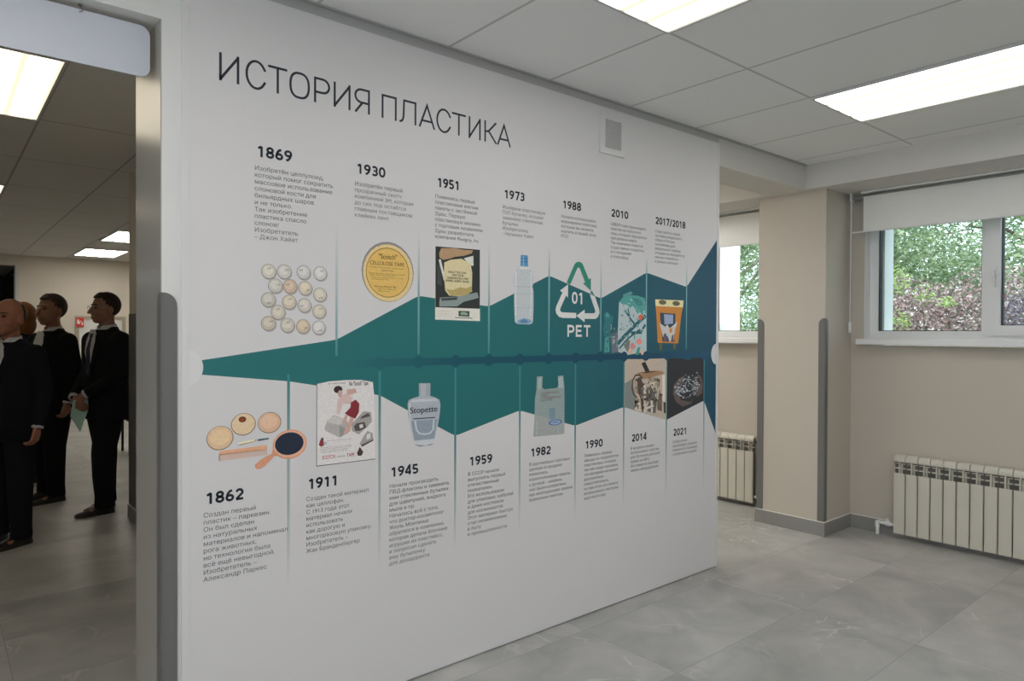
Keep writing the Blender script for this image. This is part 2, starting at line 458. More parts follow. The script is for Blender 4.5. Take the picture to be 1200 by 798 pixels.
def _outline(s):
    c = bpy.data.curves.new('type', 'FONT'); c.body = s; c.size = 1.0; c.dimensions = '2D'; c.fill_mode = 'NONE'; c.resolution_u = 3
    o = bpy.data.objects.new('type', c); COL.objects.link(o)
    bpy.context.view_layer.update()
    me = bpy.data.meshes.new_from_object(o.evaluated_get(bpy.context.evaluated_depsgraph_get()))
    vs = [Vector((v.co.x, v.co.y)) for v in me.vertices]; es = [tuple(e.vertices) for e in me.edges]
    bpy.data.objects.remove(o); bpy.data.curves.remove(c); bpy.data.meshes.remove(me)
    return vs, es
def glyph(ch):
    """filled outline of one character: points, triangles, advance (non-zero winding, so crossing contours stay solid)"""
    if ch in _gl: return _gl[ch]
    hx = max(v.x for v in _outline('H')[0])
    adv = max(v.x for v in _outline(ch + 'H')[0]) - hx
    vs, es = _outline(ch) if ch != ' ' else ([], [])
    tri, pts = [], []
    if vs:
        nb = {}
        for a, b_ in es: nb.setdefault(a, []).append(b_); nb.setdefault(b_, []).append(a)
        left = set(nb); loops = []
        while left:
            s0 = min(left); lp = [s0]; left.discard(s0); cur = s0
            while True:
                nx = [q for q in nb[cur] if q in left]
                if not nx: break
                # keep the drawing direction of the outline (vertex numbers rise along it)
                cur = cur + 1 if cur + 1 in nx else nx[0]
                lp.append(cur); left.discard(cur)
            if len(lp) > 2: loops.append(lp)
        ed = [(lp[i], lp[(i + 1) % len(lp)]) for lp in loops for i in range(len(lp))]
        from mathutils.geometry import delaunay_2d_cdt
        pts, _, fs, *_r = delaunay_2d_cdt(vs, ed, [], 0, 1e-5)
        for f in fs:
            c = sum((pts[i] for i in f), Vector((0, 0))) / len(f); wn = 0
            for a, b_ in ed:
                p, q = vs[a], vs[b_]
                if (p.y <= c.y) != (q.y <= c.y):
                    x = p.x + (c.y - p.y) / (q.y - p.y) * (q.x - p.x)
                    if x > c.x: wn += 1 if q.y > p.y else -1
            if wn: tri.append(tuple(f))
    _gl[ch] = (pts, tri, adv)
    return _gl[ch]
def text_bm(bm, s, x, z, cap, width=None, layer=6, mi=0, bold=0.0, pitch=None):
    """set lines of type: cap height, baseline of the first line, exact width of the longest line"""
    capk = max(p.y for p in glyph('H')[0]); k = cap / capk
    lines = s.split('\n')
    wmax = max(sum(glyph(c)[2] for c in ln) for ln in lines)
    sx = width / wmax if width else k
    y = PY - 0.0001 * layer
    for li, ln in enumerate(lines):
        zz = z - li * (pitch or cap * 1.6); xx = x
        for c in ln:
            pts, tri, adv = glyph(c)
            for sh in ((0.0, bold * 1.6) if bold > 0 else (0.0,)):
                vm = [bm.verts.new((xx + (p.x + sh) * sx, y, zz + p.y * k)) for p in pts]
                for t in tri:
                    f = bm.faces.new([vm[i] for i in t]); f.normal_update()
                    if f.normal.y > 0: f.normal_flip()
                    f.material_index = mi
            xx += adv * sx
    loose = [v for v in bm.verts if not v.link_faces]
    if loose: bmesh.ops.delete(bm, geom=loose, context='VERTS')

# --- title, drawn stroke by stroke in a thin condensed grotesque
bm = B(); ZB, ZH, SW = 2.335, 0.0965, 0.0088
def G(x0, x1, *lines):
    for ln, closed in lines: stroke(bm, [(x0 + (x1 - x0) * u, ZB + ZH * v) for u, v in ln], SW, 6, 0, closed)
def ell(a0, a1, cu=0.5, cv=0.5, ru=0.5, rv=0.5, n=26): return arc(cu, cv, ru, rv, a0, a1, n)
def gI(a, b_): G(a, b_, ([(0.05, 1), (0.05, 0), ], 0), ([(0.05, 0.06), (0.95, 0.94)], 0), ([(0.95, 1), (0.95, 0)], 0))
def gC(a, b_): G(a, b_, ([(0.97, 0.70)] + [(u, v) for u, v in ell(38, 322, 0.52, 0.5, 0.47, 0.5)] + [(0.97, 0.30)], 0))
def gT(a, b_): G(a, b_, ([(0, 0.955), (1, 0.955)], 0), ([(0.5, 0.95), (0.5, 0)], 0))
def gO(a, b_):
    pts = []
    for t in range(0, 360, 12):
        c_, s_ = math.cos(R(t)), math.sin(R(t))
        pts.append((0.5 + 0.46 * math.copysign(abs(c_) ** 0.75, c_), 0.5 + 0.47 * math.copysign(abs(s_) ** 0.85, s_)))
    G(a, b_, (pts, 1))
def gP(a, b_): G(a, b_, ([(0.06, 0), (0.06, 0.955), (0.52, 0.955)] + ell(90, -90, 0.55, 0.69, 0.41, 0.265, 12) + [(0.06, 0.425)], 0))
def gYa(a, b_): G(a, b_, ([(0.94, 0), (0.94, 0.955), (0.46, 0.955)] + ell(90, 270, 0.44, 0.69, 0.40, 0.265, 12) + [(0.94, 0.425)], 0), ([(0.50, 0.42), (0.04, 0)], 0))
def gPe(a, b_): G(a, b_, ([(0.05, 0), (0.05, 0.955), (0.95, 0.955), (0.95, 0)], 0))
def gL(a, b_): G(a, b_, ([(0.0, 0.045), (0.10, 0.05), (0.19, 0.12), (0.24, 0.28), (0.27, 0.955), (0.95, 0.955), (0.95, 0)], 0))
def gA(a, b_): G(a, b_, ([(0.04, 0), (0.5, 0.985), (0.96, 0)], 0), ([(0.17, 0.30), (0.83, 0.30)], 0))
def gK(a, b_): G(a, b_, ([(0.06, 1), (0.06, 0)], 0), ([(0.06, 0.50), (0.32, 0.52), (0.93, 1)], 0), ([(0.34, 0.53), (0.95, 0)], 0))
for fn, a, b_ in ((gI, .760, .826), (gC, .849, .921), (gT, .929, 1.000), (gO, 1.009, 1.086), (gP, 1.104, 1.167), (gI, 1.184, 1.253), (gYa, 1.272, 1.338),
                  (gPe, 1.392, 1.460), (gL, 1.474, 1.555), (gA, 1.568, 1.649), (gC, 1.656, 1.731), (gT, 1.737, 1.812), (gI, 1.829, 1.894), (gK, 1.916, 1.990), (gA, 1.991, 2.072)):
    fn(a, b_)
M_INK = imat(44, 48, 56)
part('title_lettering', bm, M_INK, label='thin dark title lettering')

# --- teal band, shaded from green teal at the left to navy at the right
M_BAND, nt, b, n, l = nodes('band_ink')
tc = n('ShaderNodeTexCoord'); sx = n('ShaderNodeSeparateXYZ'); l(tc.outputs['Object'], sx.inputs[0])
rp = n('ShaderNodeMapRange'); rp.inputs['From Min'].default_value = 0.70 - 2.2; rp.inputs['From Max'].default_value = 3.777 - 2.2; l(sx.outputs['X'], rp.inputs['Value'])
cr = n('ShaderNodeValToRGB'); e = cr.color_ramp.elements
e[0].position = 0.0; e[0].color = ink(40, 100, 101); e[1].position = 1.0; e[1].color = ink(32, 70, 90)
q = e.new(0.42); q.color = ink(36, 98, 99); q = e.new(0.78); q.color = ink(31, 79, 92)
l(rp.outputs['Result'], cr.inputs['Fac']); l(cr.outputs['Color'], b.inputs['Base Color']); b.inputs['Roughness'].default_value = 0.5; b.inputs['Specular IOR Level'].default_value = 0.25
XT = [1.197, 1.570, 1.947, 2.323, 2.697, 3.072, 3.447]
XB = [1.0065, 1.386, 1.761, 2.136, 2.510, 2.885, 3.260, 3.632]
ZTp = [1.4375, 1.622, 1.588, 1.751, 1.652, 1.811, 1.748]
ZBt = [1.284, 1.212, 1.012, 1.099, 0.995, 1.067, 0.967, 1.058]
def rounded(poly, r):
    out = []
    for i, p in enumerate(poly):
        p = Vector(p)
        if i in (0, len(poly) - 1): out.append(tuple(p)); continue
        a = Vector(poly[i - 1]); c = Vector(poly[i + 1])
        p0 = p + (a - p).normalized() * r; p1 = p + (c - p).normalized() * r
        for k in range(5):
            t = k / 4
            out.append(tuple(p0 * (1 - t) ** 2 + p * 2 * t * (1 - t) + p1 * t * t))
    return out
top = rounded([(0.700, 1.368)] + list(zip(XT, ZTp)) + [(3.757, 2.055)], 0.022)
bot = rounded([(0.700, 1.319)] + list(zip(XB, ZBt)) + [(3.757, 0.848)], 0.022)
def at_x(poly, x):
    for (x0, z0), (x1, z1) in zip(poly, poly[1:]):
        if x0 <= x <= x1: return z0 + (z1 - z0) * (x - x0) / max(1e-6, x1 - x0)
    return poly[-1][1]
bm = B()
xs_ = sorted(set([round(p[0], 4) for p in top + bot]))
for a, b_ in zip(xs_, xs_[1:]): flat(bm, [(a, at_x(bot, a)), (b_, at_x(bot, b_)), (b_, at_x(top, b_)), (a, at_x(top, a))], 1)
part('timeline_band', bm, M_BAND, label='teal to navy band')
# darker line with a dot at every date; fades in from the left
M_BAR, nt, b, n, l = nodes('timeline_ink')
tc = n('ShaderNodeTexCoord'); sx = n('ShaderNodeSeparateXYZ'); l(tc.outputs['Object'], sx.inputs[0])
rp = n('ShaderNodeMapRange'); rp.inputs['From Min'].default_value = 0.95 - 2.2; rp.inputs['From Max'].default_value = 3.70 - 2.2; l(sx.outputs['X'], rp.inputs['Value'])
cr = n('ShaderNodeValToRGB'); e = cr.color_ramp.elements
e[0].position = 0.0; e[0].color = ink(40, 100, 101); e[1].position = 1.0; e[1].color = ink(33, 76, 102)
q = e.new(0.09); q.color = ink(38, 98, 100); q = e.new(0.3); q.color = ink(27, 76, 89); q = e.new(0.7); q.color = ink(23, 62, 84)
l(rp.outputs['Result'], cr.inputs['Fac']); l(cr.outputs['Color'], b.inputs['Base Color']); b.inputs['Roughness'].default_value = 0.5; b.inputs['Specular IOR Level'].default_value = 0.25
bm = B(); flat(bm, [(0.95, 1.327), (3.70, 1.327), (3.70, 1.358), (0.95, 1.358)], 2)
part('timeline_bar', bm, M_BAR)
for x in sorted(XT + XB):
    bm = B(); disc(bm, (x, 1.3425), 0.028, 0.027, 9 if x > 2.8 else 3); part('timeline_dot', bm, M_BAR)
# white end discs
bm = B(); flat(bm, [(0.658, 1.3435 - 0.066)] + arc(0.640, 1.3435, 0.067, 0.067, -74, 74, 20) + [(0.658, 1.3435 + 0.066)], 4); part('end_disc', bm, mat('white_end_print', (0.77, 0.77, 0.77, 1), 0.45, 0.3))
bm = B(); flat(bm, arc(3.757, 1.3425, 0.052, 0.064, 90, 270, 24), 4); part('end_disc', bm, mat('white_end_print', (0.77, 0.77, 0.77, 1), 0.45, 0.3))

# --- thin divider lines: ink that thins out towards the free end
def fade(name, z_ink, z_free, c_ink, c_free):
    m, nt, b, n, l = nodes(name)
    tc = n('ShaderNodeTexCoord'); s_ = n('ShaderNodeSeparateXYZ'); l(tc.outputs['Object'], s_.inputs[0])
    r_ = n('ShaderNodeMapRange'); r_.inputs['From Min'].default_value = z_ink; r_.inputs['From Max'].default_value = z_free; l(s_.outputs['Z'], r_.inputs['Value'])
    x_ = n('ShaderNodeValToRGB'); e = x_.color_ramp.elements
    e[0].position = 0; e[0].color = c_ink; e[1].position = 1; e[1].color = c_free
    q = e.new(0.45); q.color = tuple(c_ink[i] * 0.5 + c_free[i] * 0.5 for i in range(3)) + (1,)
    l(r_.outputs['Result'], x_.inputs['Fac']); l(x_.outputs['Color'], b.inputs['Base Color']); b.inputs['Roughness'].default_value = 0.5
    return m
PAPER = (0.735, 0.722, 0.730, 1)
M_ONBAND = fade('divider_on_band', 1.38, 1.70, ink(66, 122, 126), ink(112, 156, 158))
M_ONBANDB = imat(58, 122, 124)
for x, z in zip(XT, ZTp):
    bm = B(); flat(bm, [(x - .005, z), (x + .005, z), (x + .005, 1.90), (x - .005, 1.90)], 4, 0)
    flat(bm, [(x - .005, 1.375), (x + .005, 1.375), (x + .005, z), (x - .005, z)], 4, 1)
    part('divider_line', bm, [fade('divider_up_%d' % round(x * 100), z, 1.90, ink(110, 146, 148), PAPER), M_ONBAND])
for x, z in zip(XB, ZBt):
    bm = B(); flat(bm, [(x - .0055, 0.50), (x + .0055, 0.50), (x + .0055, z), (x - .0055, z)], 4, 0)
    flat(bm, [(x - .005, z), (x + .005, z), (x + .005, 1.31), (x - .005, 1.31)], 4, 1)
    part('divider_line', bm, [fade('divider_down_%d' % round(x * 100), z, 0.50, ink(52, 112, 112), PAPER), M_ONBANDB])


# bold figures for the dates, drawn as thick strokes
def A_(cu, cv, ru, rv, a0, a1, n=14): return arc(cu, cv, ru, rv, a0, a1, n)
FIG = {
 '0': [([(0.5 + .40 * math.copysign(abs(math.cos(R(t))) ** .8, math.cos(R(t))), .5 + .405 * math.sin(R(t))) for t in range(0, 360, 15)], 1)],
 '1': [([(.60, 0), (.60, .93)], 0), ([(.16, .745), (.62, .915)], 0)],
 '2': [(A_(.49, .655, .37, .25, 165, -22) + [(.10, .095)], 0), ([(.06, .09), (.96, .09)], 0)],
 '3': [(A_(.47, .70, .36, .205, 150, -75), 0), ([(.30, .505), (.50, .505)], 0), (A_(.47, .30, .39, .21, 75, -150), 0)],
 '4': [([(.74, 0), (.74, .95), (.66, .93), (.08, .30), (.08, .275)], 0), ([(.03, .255), (.99, .255)], 0)],
 '5': [([(.90, .91), (.22, .91), (.16, .47)], 0), (A_(.48, .31, .39, .225, 140, -150), 0)],
 '6': [([(.78, .92), (.50, .86), (.26, .66), (.12, .36)], 0), ([(.5 + .38 * math.cos(R(t)), .30 + .215 * math.sin(R(t))) for t in range(0, 360, 18)], 1)],
 '7': [([(.04, .91), (.93, .91), (.40, 0)], 0)],
 '8': [([(.5 + .34 * math.cos(R(t)), .715 + .195 * math.sin(R(t))) for t in range(0, 360, 18)], 1), ([(.5 + .39 * math.cos(R(t)), .29 + .205 * math.sin(R(t))) for t in range(0, 360, 18)], 1)],
 '9': [([(.22, .08), (.50, .14), (.74, .34), (.88, .64)], 0), ([(.5 + .38 * math.cos(R(t)), .70 + .215 * math.sin(R(t))) for t in range(0, 360, 18)], 1)],
 '/': [([(.16, -.10), (.84, 1)], 0)],
 'P': [([(.12, 0), (.12, .91), (.52, .91)] + A_(.55, .67, .35, .24, 90, -90, 10) + [(.12, .43)], 0)],
 'E': [([(.90, .91), (.14, .91), (.14, .09), (.92, .09)], 0), ([(.14, .51), (.82, .51)], 0)],
 'T': [([(0, .91), (1, .91)], 0), ([(.5, .91), (.5, 0)], 0)]}
def figures(bm, s, x, z, h, width, wt=.212, layer=6):
    cw = [0.80 if c == '/' else 1.0 for c in s]; gap = .20
    u = width / (sum(cw) + gap * (len(s) - 1)); xx = x
    for c, w_ in zip(s, cw):
        for pts, closed in FIG[c]: stroke(bm, [(xx + p[0] * u * w_, z + p[1] * h) for p in pts], h * wt, layer, 0, closed)
        xx += (w_ + gap) * u
# --- dates and captions
TXT = [
 ('1869', .889, 2.094, .129, .880, 2.0455, .302, 'Изобретён целлулоид,\nкоторый помог сократить\nмассовое использование\nслоновой кости для\nбильярдных шаров\nи не только.\nТак изобретение\nпластика спасло\nслонов!\nИзобретатель\n– Джон Хайат'),
 ('1930', 1.281, 2.094, .127, 1.272, 2.0455, .271, 'Изобретён первый\nпрозрачный скотч\nкомпанией 3M, которая\nдо сих пор остаётся\nглавным поставщиком\nклейких лент'),
 ('1951', 1.662, 2.094, .117, 1.650, 2.0455, .259, 'Появились первые\nпластиковые мягкие\nпакеты с застёжкой\nZiploc. Первую\nпластиковую молнию\nс торговым названием\nZiploc разработала\nкомпания Flexigrip, Inc'),
 ('1973', 2.034, 2.094, .125, 2.024, 2.0455, .272, 'Изобрели пластиковую\nПЭТ-бутылку, которая\nзаменила стеклянные\nбутылки.\nИзобретатель\n- Натаниел Уайет'),
 ('1988', 2.413, 2.093, .130, 2.402, 2.0455, .262, 'Начали использовать\nмаркировки пластика,\nкоторые вы можете\nизучить в нашей зоне\nРСО'),
 ('2010', 2.776, 2.093, .135, 2.770, 2.0455, .299, 'СИБУР стал производить\nпластик из попутного\nгаза, который образуется\nпри добыче нефти.\nТак компания помогла\nсущественно сократить\nего попадание\nв атмосферу'),
 ('2017/2018', 3.150, 2.093, .279, 3.145, 2.0455, .282, 'Старт работы новой\nсистемы раздельного\nсбора в России:\nконтейнеры для\nраздельного приёма\nотходов на переработку\nначали появляться\nв разных регионах'),
 ('1862', .715, .872, .128, .707, .828, .298, 'Создан первый\nпластик – паркезин.\nОн был сделан\nиз натуральных\nматериалов и напоминал\nрога животных,\nно технология была\nвсё ещё невыгодной.\nИзобретатель –\nАлександр Паркес'),
 ('1911', 1.083, .872, .121, 1.075, .828, .276, 'Создан такой материал\nкак целлофан.\nС 1913 года этот\nматериал начали\nиспользовать\nкак дорогую и\nмногоразовую упаковку.\nИзобретатель –\nЖак Бранденбергер'),
 ('1945', 1.438, .872, .132, 1.431, .828, .299, 'Начали производить\nПВД-флаконы и заменять\nими стеклянные бутылки\nдля шампуней, жидкого\nмыла и пр.\nНачалось всё с того,\nчто доктор-косметолог\nЖюль Монтенье\nобратился в компанию,\nкоторая делала ёлочные\nигрушки из пластмасс,\nи попросил сделать\nему бутылочку\nдля дезодоранта'),
 ('1959', 1.839, .870, .130, 1.830, .826, .268, 'В СССР начали\nвыпускать первый\nотечественный\nполиэтилен.\nЕго использовали\nдля упаковки, кабелей\nи даже костюмов\nдля космонавтов.\nЭтот материал быстро\nстал незаменимым\nв быту\nи промышленности'),
 ('1982', 2.207, .870, .131, 2.197, .826, .297, 'В крупнейших торговых\nцентрах в продаже\nпоявились\nполиэтиленовые пакеты\nс ручкой – «майки»,\nони были изобретены\nкак многоразовая замена\nбумажным пакетам'),
 ('1990', 2.585, .869, .131, 2.576, .826, .269, 'Появились первые\nзаводы по переработке\nпластиковых отходов,\nтак как люди осознали,\nчто материал не может\nразложиться\nсамостоятельно,\nно при этом его можно\nиспользовать повторно\nещё много раз'),
 ('2014', 2.955, .870, .125, 2.943, .826, .258, 'В космосе начали\nиспользовать пластик\nдля 3D-печати деталей\nпрямо на МКС.\nЭто помогло быстрее\nчинить оборудование'),
 ('2021', 3.328, .868, .128, 3.320, .826, .248, 'Сибур начал\nпроизводить гранулы\nпервичного полимера\nс вторичным сырьём')]
M_YEAR = imat(30, 38, 46); M_CAP = imat(84, 86, 90)
for yr, yx, yz, yw, cx_, cz_, cw, cap in TXT:
    bm = B(); figures(bm, yr, yx, yz, 0.0405, yw); part('date_lettering', bm, M_YEAR)
    bm = B(); text_bm(bm, cap, cx_, cz_, 0.0148, cw, 6, pitch=0.02455); part('caption_lettering', bm, M_CAP)

# --- printed pictures (each one part, its pieces sub-parts)
def inkset(bm, polys, layer):
    for q in polys: flat(bm, q[0], q[2] if len(q) > 2 else layer, q[1])
def pic(name, polys, *cols, layer=6, label=None):
    bm = B(); inkset(bm, polys, layer)
    return part(name, bm, [pmat(*c) for c in cols], PANEL, label)
def pmat(r, g, b): return mat('photo_ink_%d_%d_%d' % (r, g, b), ink(r, g, b), 0.5, 0.25, 0.16, 85)
def sub(p, name, polys, *cols, layer=7):
    bm = B(); inkset(bm, polys, layer)
    return ob(name, bm, [pmat(*c) for c in cols], p)
def subtext(p, name, lines, col, layer=8):
    bm = B()
    for a in lines: text_bm(bm, a[0], a[1], a[2], a[3], a[4] if len(a) > 4 else None, layer, bold=a[5] if len(a) > 5 else 0.0, pitch=a[6] if len(a) > 6 else None)
    return ob(name, bm, [imat(*col)], p)
def substroke(p, name, lines, col, layer=8):
    bm = B()
    for pts, w in lines: stroke(bm, pts, w, layer)
    return ob(name, bm, [imat(*col)], p)
def ov(c, rx, rz, n=24): return arc(c[0], c[1], rx, rz, 0, 360, n)[:-1]

rnd = random.Random(4)
BALLS = [(0.9321, 1.6847), (0.9896, 1.6873), (1.0639, 1.6897), (1.1297, 1.6893), (0.9568, 1.6339), (1.0119, 1.6344), (1.07, 1.6305), (1.1289, 1.6086), (0.9309, 1.5824), (1.0084, 1.5764), (1.0673, 1.566), (0.9669, 1.5376), (1.1262, 1.5445), (0.9314, 1.4967), (1.0023, 1.4907), (1.062, 1.487), (1.1244, 1.4832)]
pb = pic('billiard_ball_picture', [(ov((c[0] + .003, c[1] - .004), .0275, .0275), 0, 5) for c in BALLS], (160, 156, 156), layer=5, label='photo of seventeen old cream billiard balls')
TONE = [(200, 195, 184), (197, 195, 190), (198, 195, 192), (201, 199, 196), (194, 191, 184), (196, 178, 158), (202, 193, 176), (200, 194, 180), (190, 186, 178), (199, 190, 172), (197, 192, 184), (197, 190, 176), (199, 192, 176), (190, 182, 168), (195, 189, 178), (196, 182, 160), (199, 197, 194)]
for c, t in zip(BALLS, TONE):
    a = rnd.uniform(0, 6.28); q = (c[0] + math.cos(a) * .012, c[1] + math.sin(a) * .012)
    sub(pb, 'ball', [(ov(c, .0275, .0275), 0, 6), (ov((c[0], c[1] + .0008), .0252, .0250), 1, 7), (ov((c[0] - .002, c[1] + .004), .0165, .016), 2, 8)], (128, 122, 116), tuple(v - 14 for v in t), t)
    substroke(pb, 'ball_number', [([(q[0] - .006, q[1] + .003), (q[0] - .005, q[1] - .004)], .0014), ([(q[0] - .001, q[1] + .004), (q[0], q[1] - .004)], .0014), ([(q[0] + .002, q[1] + .003), (q[0] + .006, q[1] + .003), (q[0] + .003, q[1] - .004)], .0014)], (84, 78, 74), 9)

pt = pic('tape_tin_picture', [(ov((1.424, 1.71335), 0.121, 0.12295), 0, 5), (ov((1.425, 1.70935), 0.1156, 0.11675), 1, 6), (ov((1.42275, 1.7104), 0.10055, 0.1022), 2, 7), (ov((1.42245, 1.7104), 0.09735, 0.0985), 3, 8)],
         (128, 126, 126), (205, 182, 132), (140, 108, 48), (204, 170, 98), label='photo of a round yellow adhesive tape tin')
subtext(pt, 'tin_lettering', [('"Scotch"', 1.3791, 1.7651, 0.0198, 0.0852, .02), ('CELLULOSE TAPE', 1.3383, 1.7392, 0.0150, 0.1605, .015),
    ('Use Where Seal or Mend, Holds Insulation', 1.3363, 1.7271, 0.0048, 0.1647), ('DIRECTIONS', 1.3925, 1.7154, 0.0054, 0.0540, .02),
    ('Applies like ordinary gummed tape, no moisture\nneeded, seals and sticks by pressure', 1.3364, 1.7028, 0.0050, 0.1676, 0, .0066),
    ('Keep in a cool place when not in use\nand away from heat', 1.3473, 1.687, 0.0050, 0.1477, 0, .0075),
    ('Minnesota Mining & Mfg.', 1.3589, 1.6493, 0.0070, 0.1022, .02), ('Saint Paul, Minnesota\nMade in U.S.A.', 1.377, 1.6403, 0.0053, 0.0795, 0, .0085)], (104, 76, 30), 9)

pa = pic('sandwich_bag_advert', [([(1.6537, 1.838), (1.8932, 1.8422), (1.8955, 1.5201), (1.6532, 1.5231)], 0, 5), ([(1.6537, 1.838), (1.8932, 1.8422), (1.8945, 1.5759), (1.6542, 1.5762)], 1, 6)], (205, 201, 192), (46, 50, 48), label='dark magazine advert with a hand holding a sandwich bag')
sub(pa, 'hand', [([(1.6723, 1.8081), (1.6827, 1.8322), (1.755, 1.8383), (1.8037, 1.8349), (1.8546, 1.8365), (1.8484, 1.823), (1.8038, 1.8085), (1.7552, 1.7999), (1.7223, 1.7886), (1.6958, 1.7828), (1.6753, 1.79)], 0)], (164, 134, 104))
sub(pa, 'bag', [([(1.6695, 1.7813), (1.6811, 1.7846), (1.7049, 1.7035), (1.6973, 1.6923)], 2, 7), ([(1.8038, 1.7976), (1.8566, 1.8126), (1.8575, 1.7673), (1.838, 1.7685)], 2, 7), ([(1.6988, 1.7713), (1.7342, 1.786), (1.7916, 1.7947), (1.8411, 1.7753), (1.8507, 1.7367), (1.8492, 1.6662), (1.8306, 1.6403), (1.7863, 1.6286), (1.726, 1.6287), (1.7052, 1.6498), (1.6973, 1.7128)], 0, 8), ([(1.7069, 1.6572), (1.7438, 1.654), (1.7861, 1.6683), (1.8168, 1.6647), (1.8479, 1.6762), (1.8505, 1.6512), (1.8046, 1.6313), (1.7349, 1.6291)], 1, 9)], (197, 186, 148), (164, 148, 96), (196, 198, 190))
sub(pa, 'plate', [([(1.6778, 1.6186), (1.7741, 1.6271), (1.8795, 1.6499), (1.8873, 1.6249), (1.8048, 1.6044), (1.7682, 1.5834), (1.6744, 1.5797), (1.6743, 1.6)], 0), ([(1.6819, 1.6158), (1.7711, 1.6241), (1.7669, 1.6115), (1.6877, 1.6044)], 1, 8), ([(1.6638, 1.7592), (1.6772, 1.7577), (1.6875, 1.6685), (1.6641, 1.677)], 1, 7)], (128, 140, 138), (66, 70, 70))
subtext(pa, 'advert_lettering', [('REALLY YOU CAN', 1.7208, 1.7278, 0.0092, 0.0949, .03), ('GIVE YOUR', 1.7405, 1.7153, 0.0092, 0.0624, .03), ('SANDWICHES A FINE', 1.715, 1.7021, 0.0092, 0.1144, .03), ('SHAKE, SHAKE, SHAKE', 1.7068, 1.6899, 0.0092, 0.1274, .03)], (44, 42, 36), 10)
sub(pa, 'logo', [([(1.7762, 1.5638), (1.8359, 1.5638), (1.836, 1.5387), (1.7763, 1.54)], 0), ([(1.7866, 1.5566), (1.805, 1.5605), (1.8266, 1.5541), (1.8267, 1.545), (1.7866, 1.5462)], 1, 8), ([(1.7576, 1.5352), (1.8517, 1.534), (1.8517, 1.531), (1.7576, 1.5322)], 0), ([(1.6646, 1.561), (1.7323, 1.5603), (1.7323, 1.5588), (1.6646, 1.5596)], 2), ([(1.6647, 1.5513), (1.7263, 1.5503), (1.7264, 1.5488), (1.6647, 1.5499)], 2), ([(1.6647, 1.5417), (1.7323, 1.5406), (1.7324, 1.5391), (1.6647, 1.5402)], 2)], (48, 74, 56), (134, 148, 136), (176, 172, 160))

pw = pic('plastic_bottle_picture', [([(2.1304, 1.7847), (2.1878, 1.7855), (2.212, 1.7639), (2.2205, 1.7361), (2.2193, 1.7102), (2.2125, 1.6918), (2.2196, 1.669), (2.2201, 1.5916), (2.217, 1.5244), (2.2102, 1.513), (2.193, 1.5086), (2.1187, 1.5103), (2.102, 1.5201), (2.0983, 1.5881), (2.0966, 1.6586), (2.101, 1.684), (2.0923, 1.7037), (2.0909, 1.7238), (2.0973, 1.7493), (2.1138, 1.7705)], 0)], (176, 181, 184), label='clear bottle with a blue neck')
sub(pw, 'bottle_neck', [([(2.1381, 1.838), (2.1814, 1.8393), (2.1844, 1.7863), (2.1357, 1.7861)], 0), ([(2.1368, 1.8237), (2.1814, 1.825), (2.1815, 1.8209), (2.1368, 1.8196)], 1, 8), ([(2.1369, 1.8085), (2.1815, 1.8096), (2.1816, 1.8055), (2.1369, 1.8044)], 1, 8), ([(2.1502, 1.8349), (2.1583, 1.8355), (2.1586, 1.7886), (2.1505, 1.7891)], 2, 9)], (78, 128, 166), (52, 92, 130), (112, 158, 190))
sub(pw, 'bottle_base', [([(2.1153, 1.5229), (2.1386, 1.5344), (2.1656, 1.539), (2.1929, 1.5333), (2.2122, 1.5233), (2.193, 1.5107), (2.122, 1.5118)], 0), ([(2.132, 1.5231), (2.1588, 1.5347), (2.1861, 1.5239), (2.1759, 1.5156), (2.1421, 1.5161)], 1, 8)], (120, 150, 176), (84, 120, 158))
sub(pw, 'bottle_ribs', [([(2.1026, 1.7572), (2.1118, 1.7628), (2.1098, 1.6592), (2.1131, 1.5481), (2.1065, 1.548), (2.1032, 1.6589)], 0), ([(2.2017, 1.7633), (2.2066, 1.7584), (2.2072, 1.6633), (2.2051, 1.55), (2.1996, 1.5499), (2.2017, 1.663)], 0), ([(2.101, 1.688), (2.2125, 1.6924), (2.2125, 1.6882), (2.101, 1.684)], 1), ([(2.1304, 1.7807), (2.1879, 1.7824), (2.1948, 1.7731), (2.1238, 1.7711)], 0), ([(2.0992, 1.6537), (2.2182, 1.6586), (2.2183, 1.6555), (2.0993, 1.6507)], 1), ([(2.0996, 1.5882), (2.2187, 1.5905), (2.2187, 1.5879), (2.0996, 1.5856)], 1)], (196, 200, 202), (160, 168, 172))

ps_ = pic('recycling_symbol', [([(2.4433, 1.7241), (2.4985, 1.8183), (2.5114, 1.8289), (2.5293, 1.8336), (2.5473, 1.8314), (2.5589, 1.8224), (2.6045, 1.7482), (2.6196, 1.7566), (2.6193, 1.6895), (2.5614, 1.7239), (2.5762, 1.731), (2.5377, 1.7991), (2.5279, 1.8054), (2.5181, 1.7979), (2.472, 1.7182), (2.4616, 1.7137)], 0), ([(2.6135, 1.6781), (2.6252, 1.6927), (2.6509, 1.6639)], 0),
    ([(2.4536, 1.7145), (2.4526, 1.6454), (2.4406, 1.6585), (2.4033, 1.597), (2.3972, 1.5828), (2.4074, 1.5735), (2.427, 1.5723), (2.5134, 1.5714), (2.5111, 1.5445), (2.4194, 1.5439), (2.392, 1.549), (2.3725, 1.5654), (2.367, 1.5848), (2.3723, 1.6017), (2.4145, 1.6721), (2.3965, 1.6797)], 1),
    ([(2.6118, 1.6699), (2.6509, 1.6621), (2.6823, 1.599), (2.6869, 1.5755), (2.6758, 1.5546), (2.657, 1.5436), (2.5744, 1.5422), (2.5745, 1.5248), (2.5135, 1.5571), (2.574, 1.5902), (2.5742, 1.5711), (2.644, 1.5727), (2.655, 1.5806), (2.6498, 1.5951)], 1)], (46, 122, 104), (196, 196, 194), label='triangular recycling arrows with the number 01')
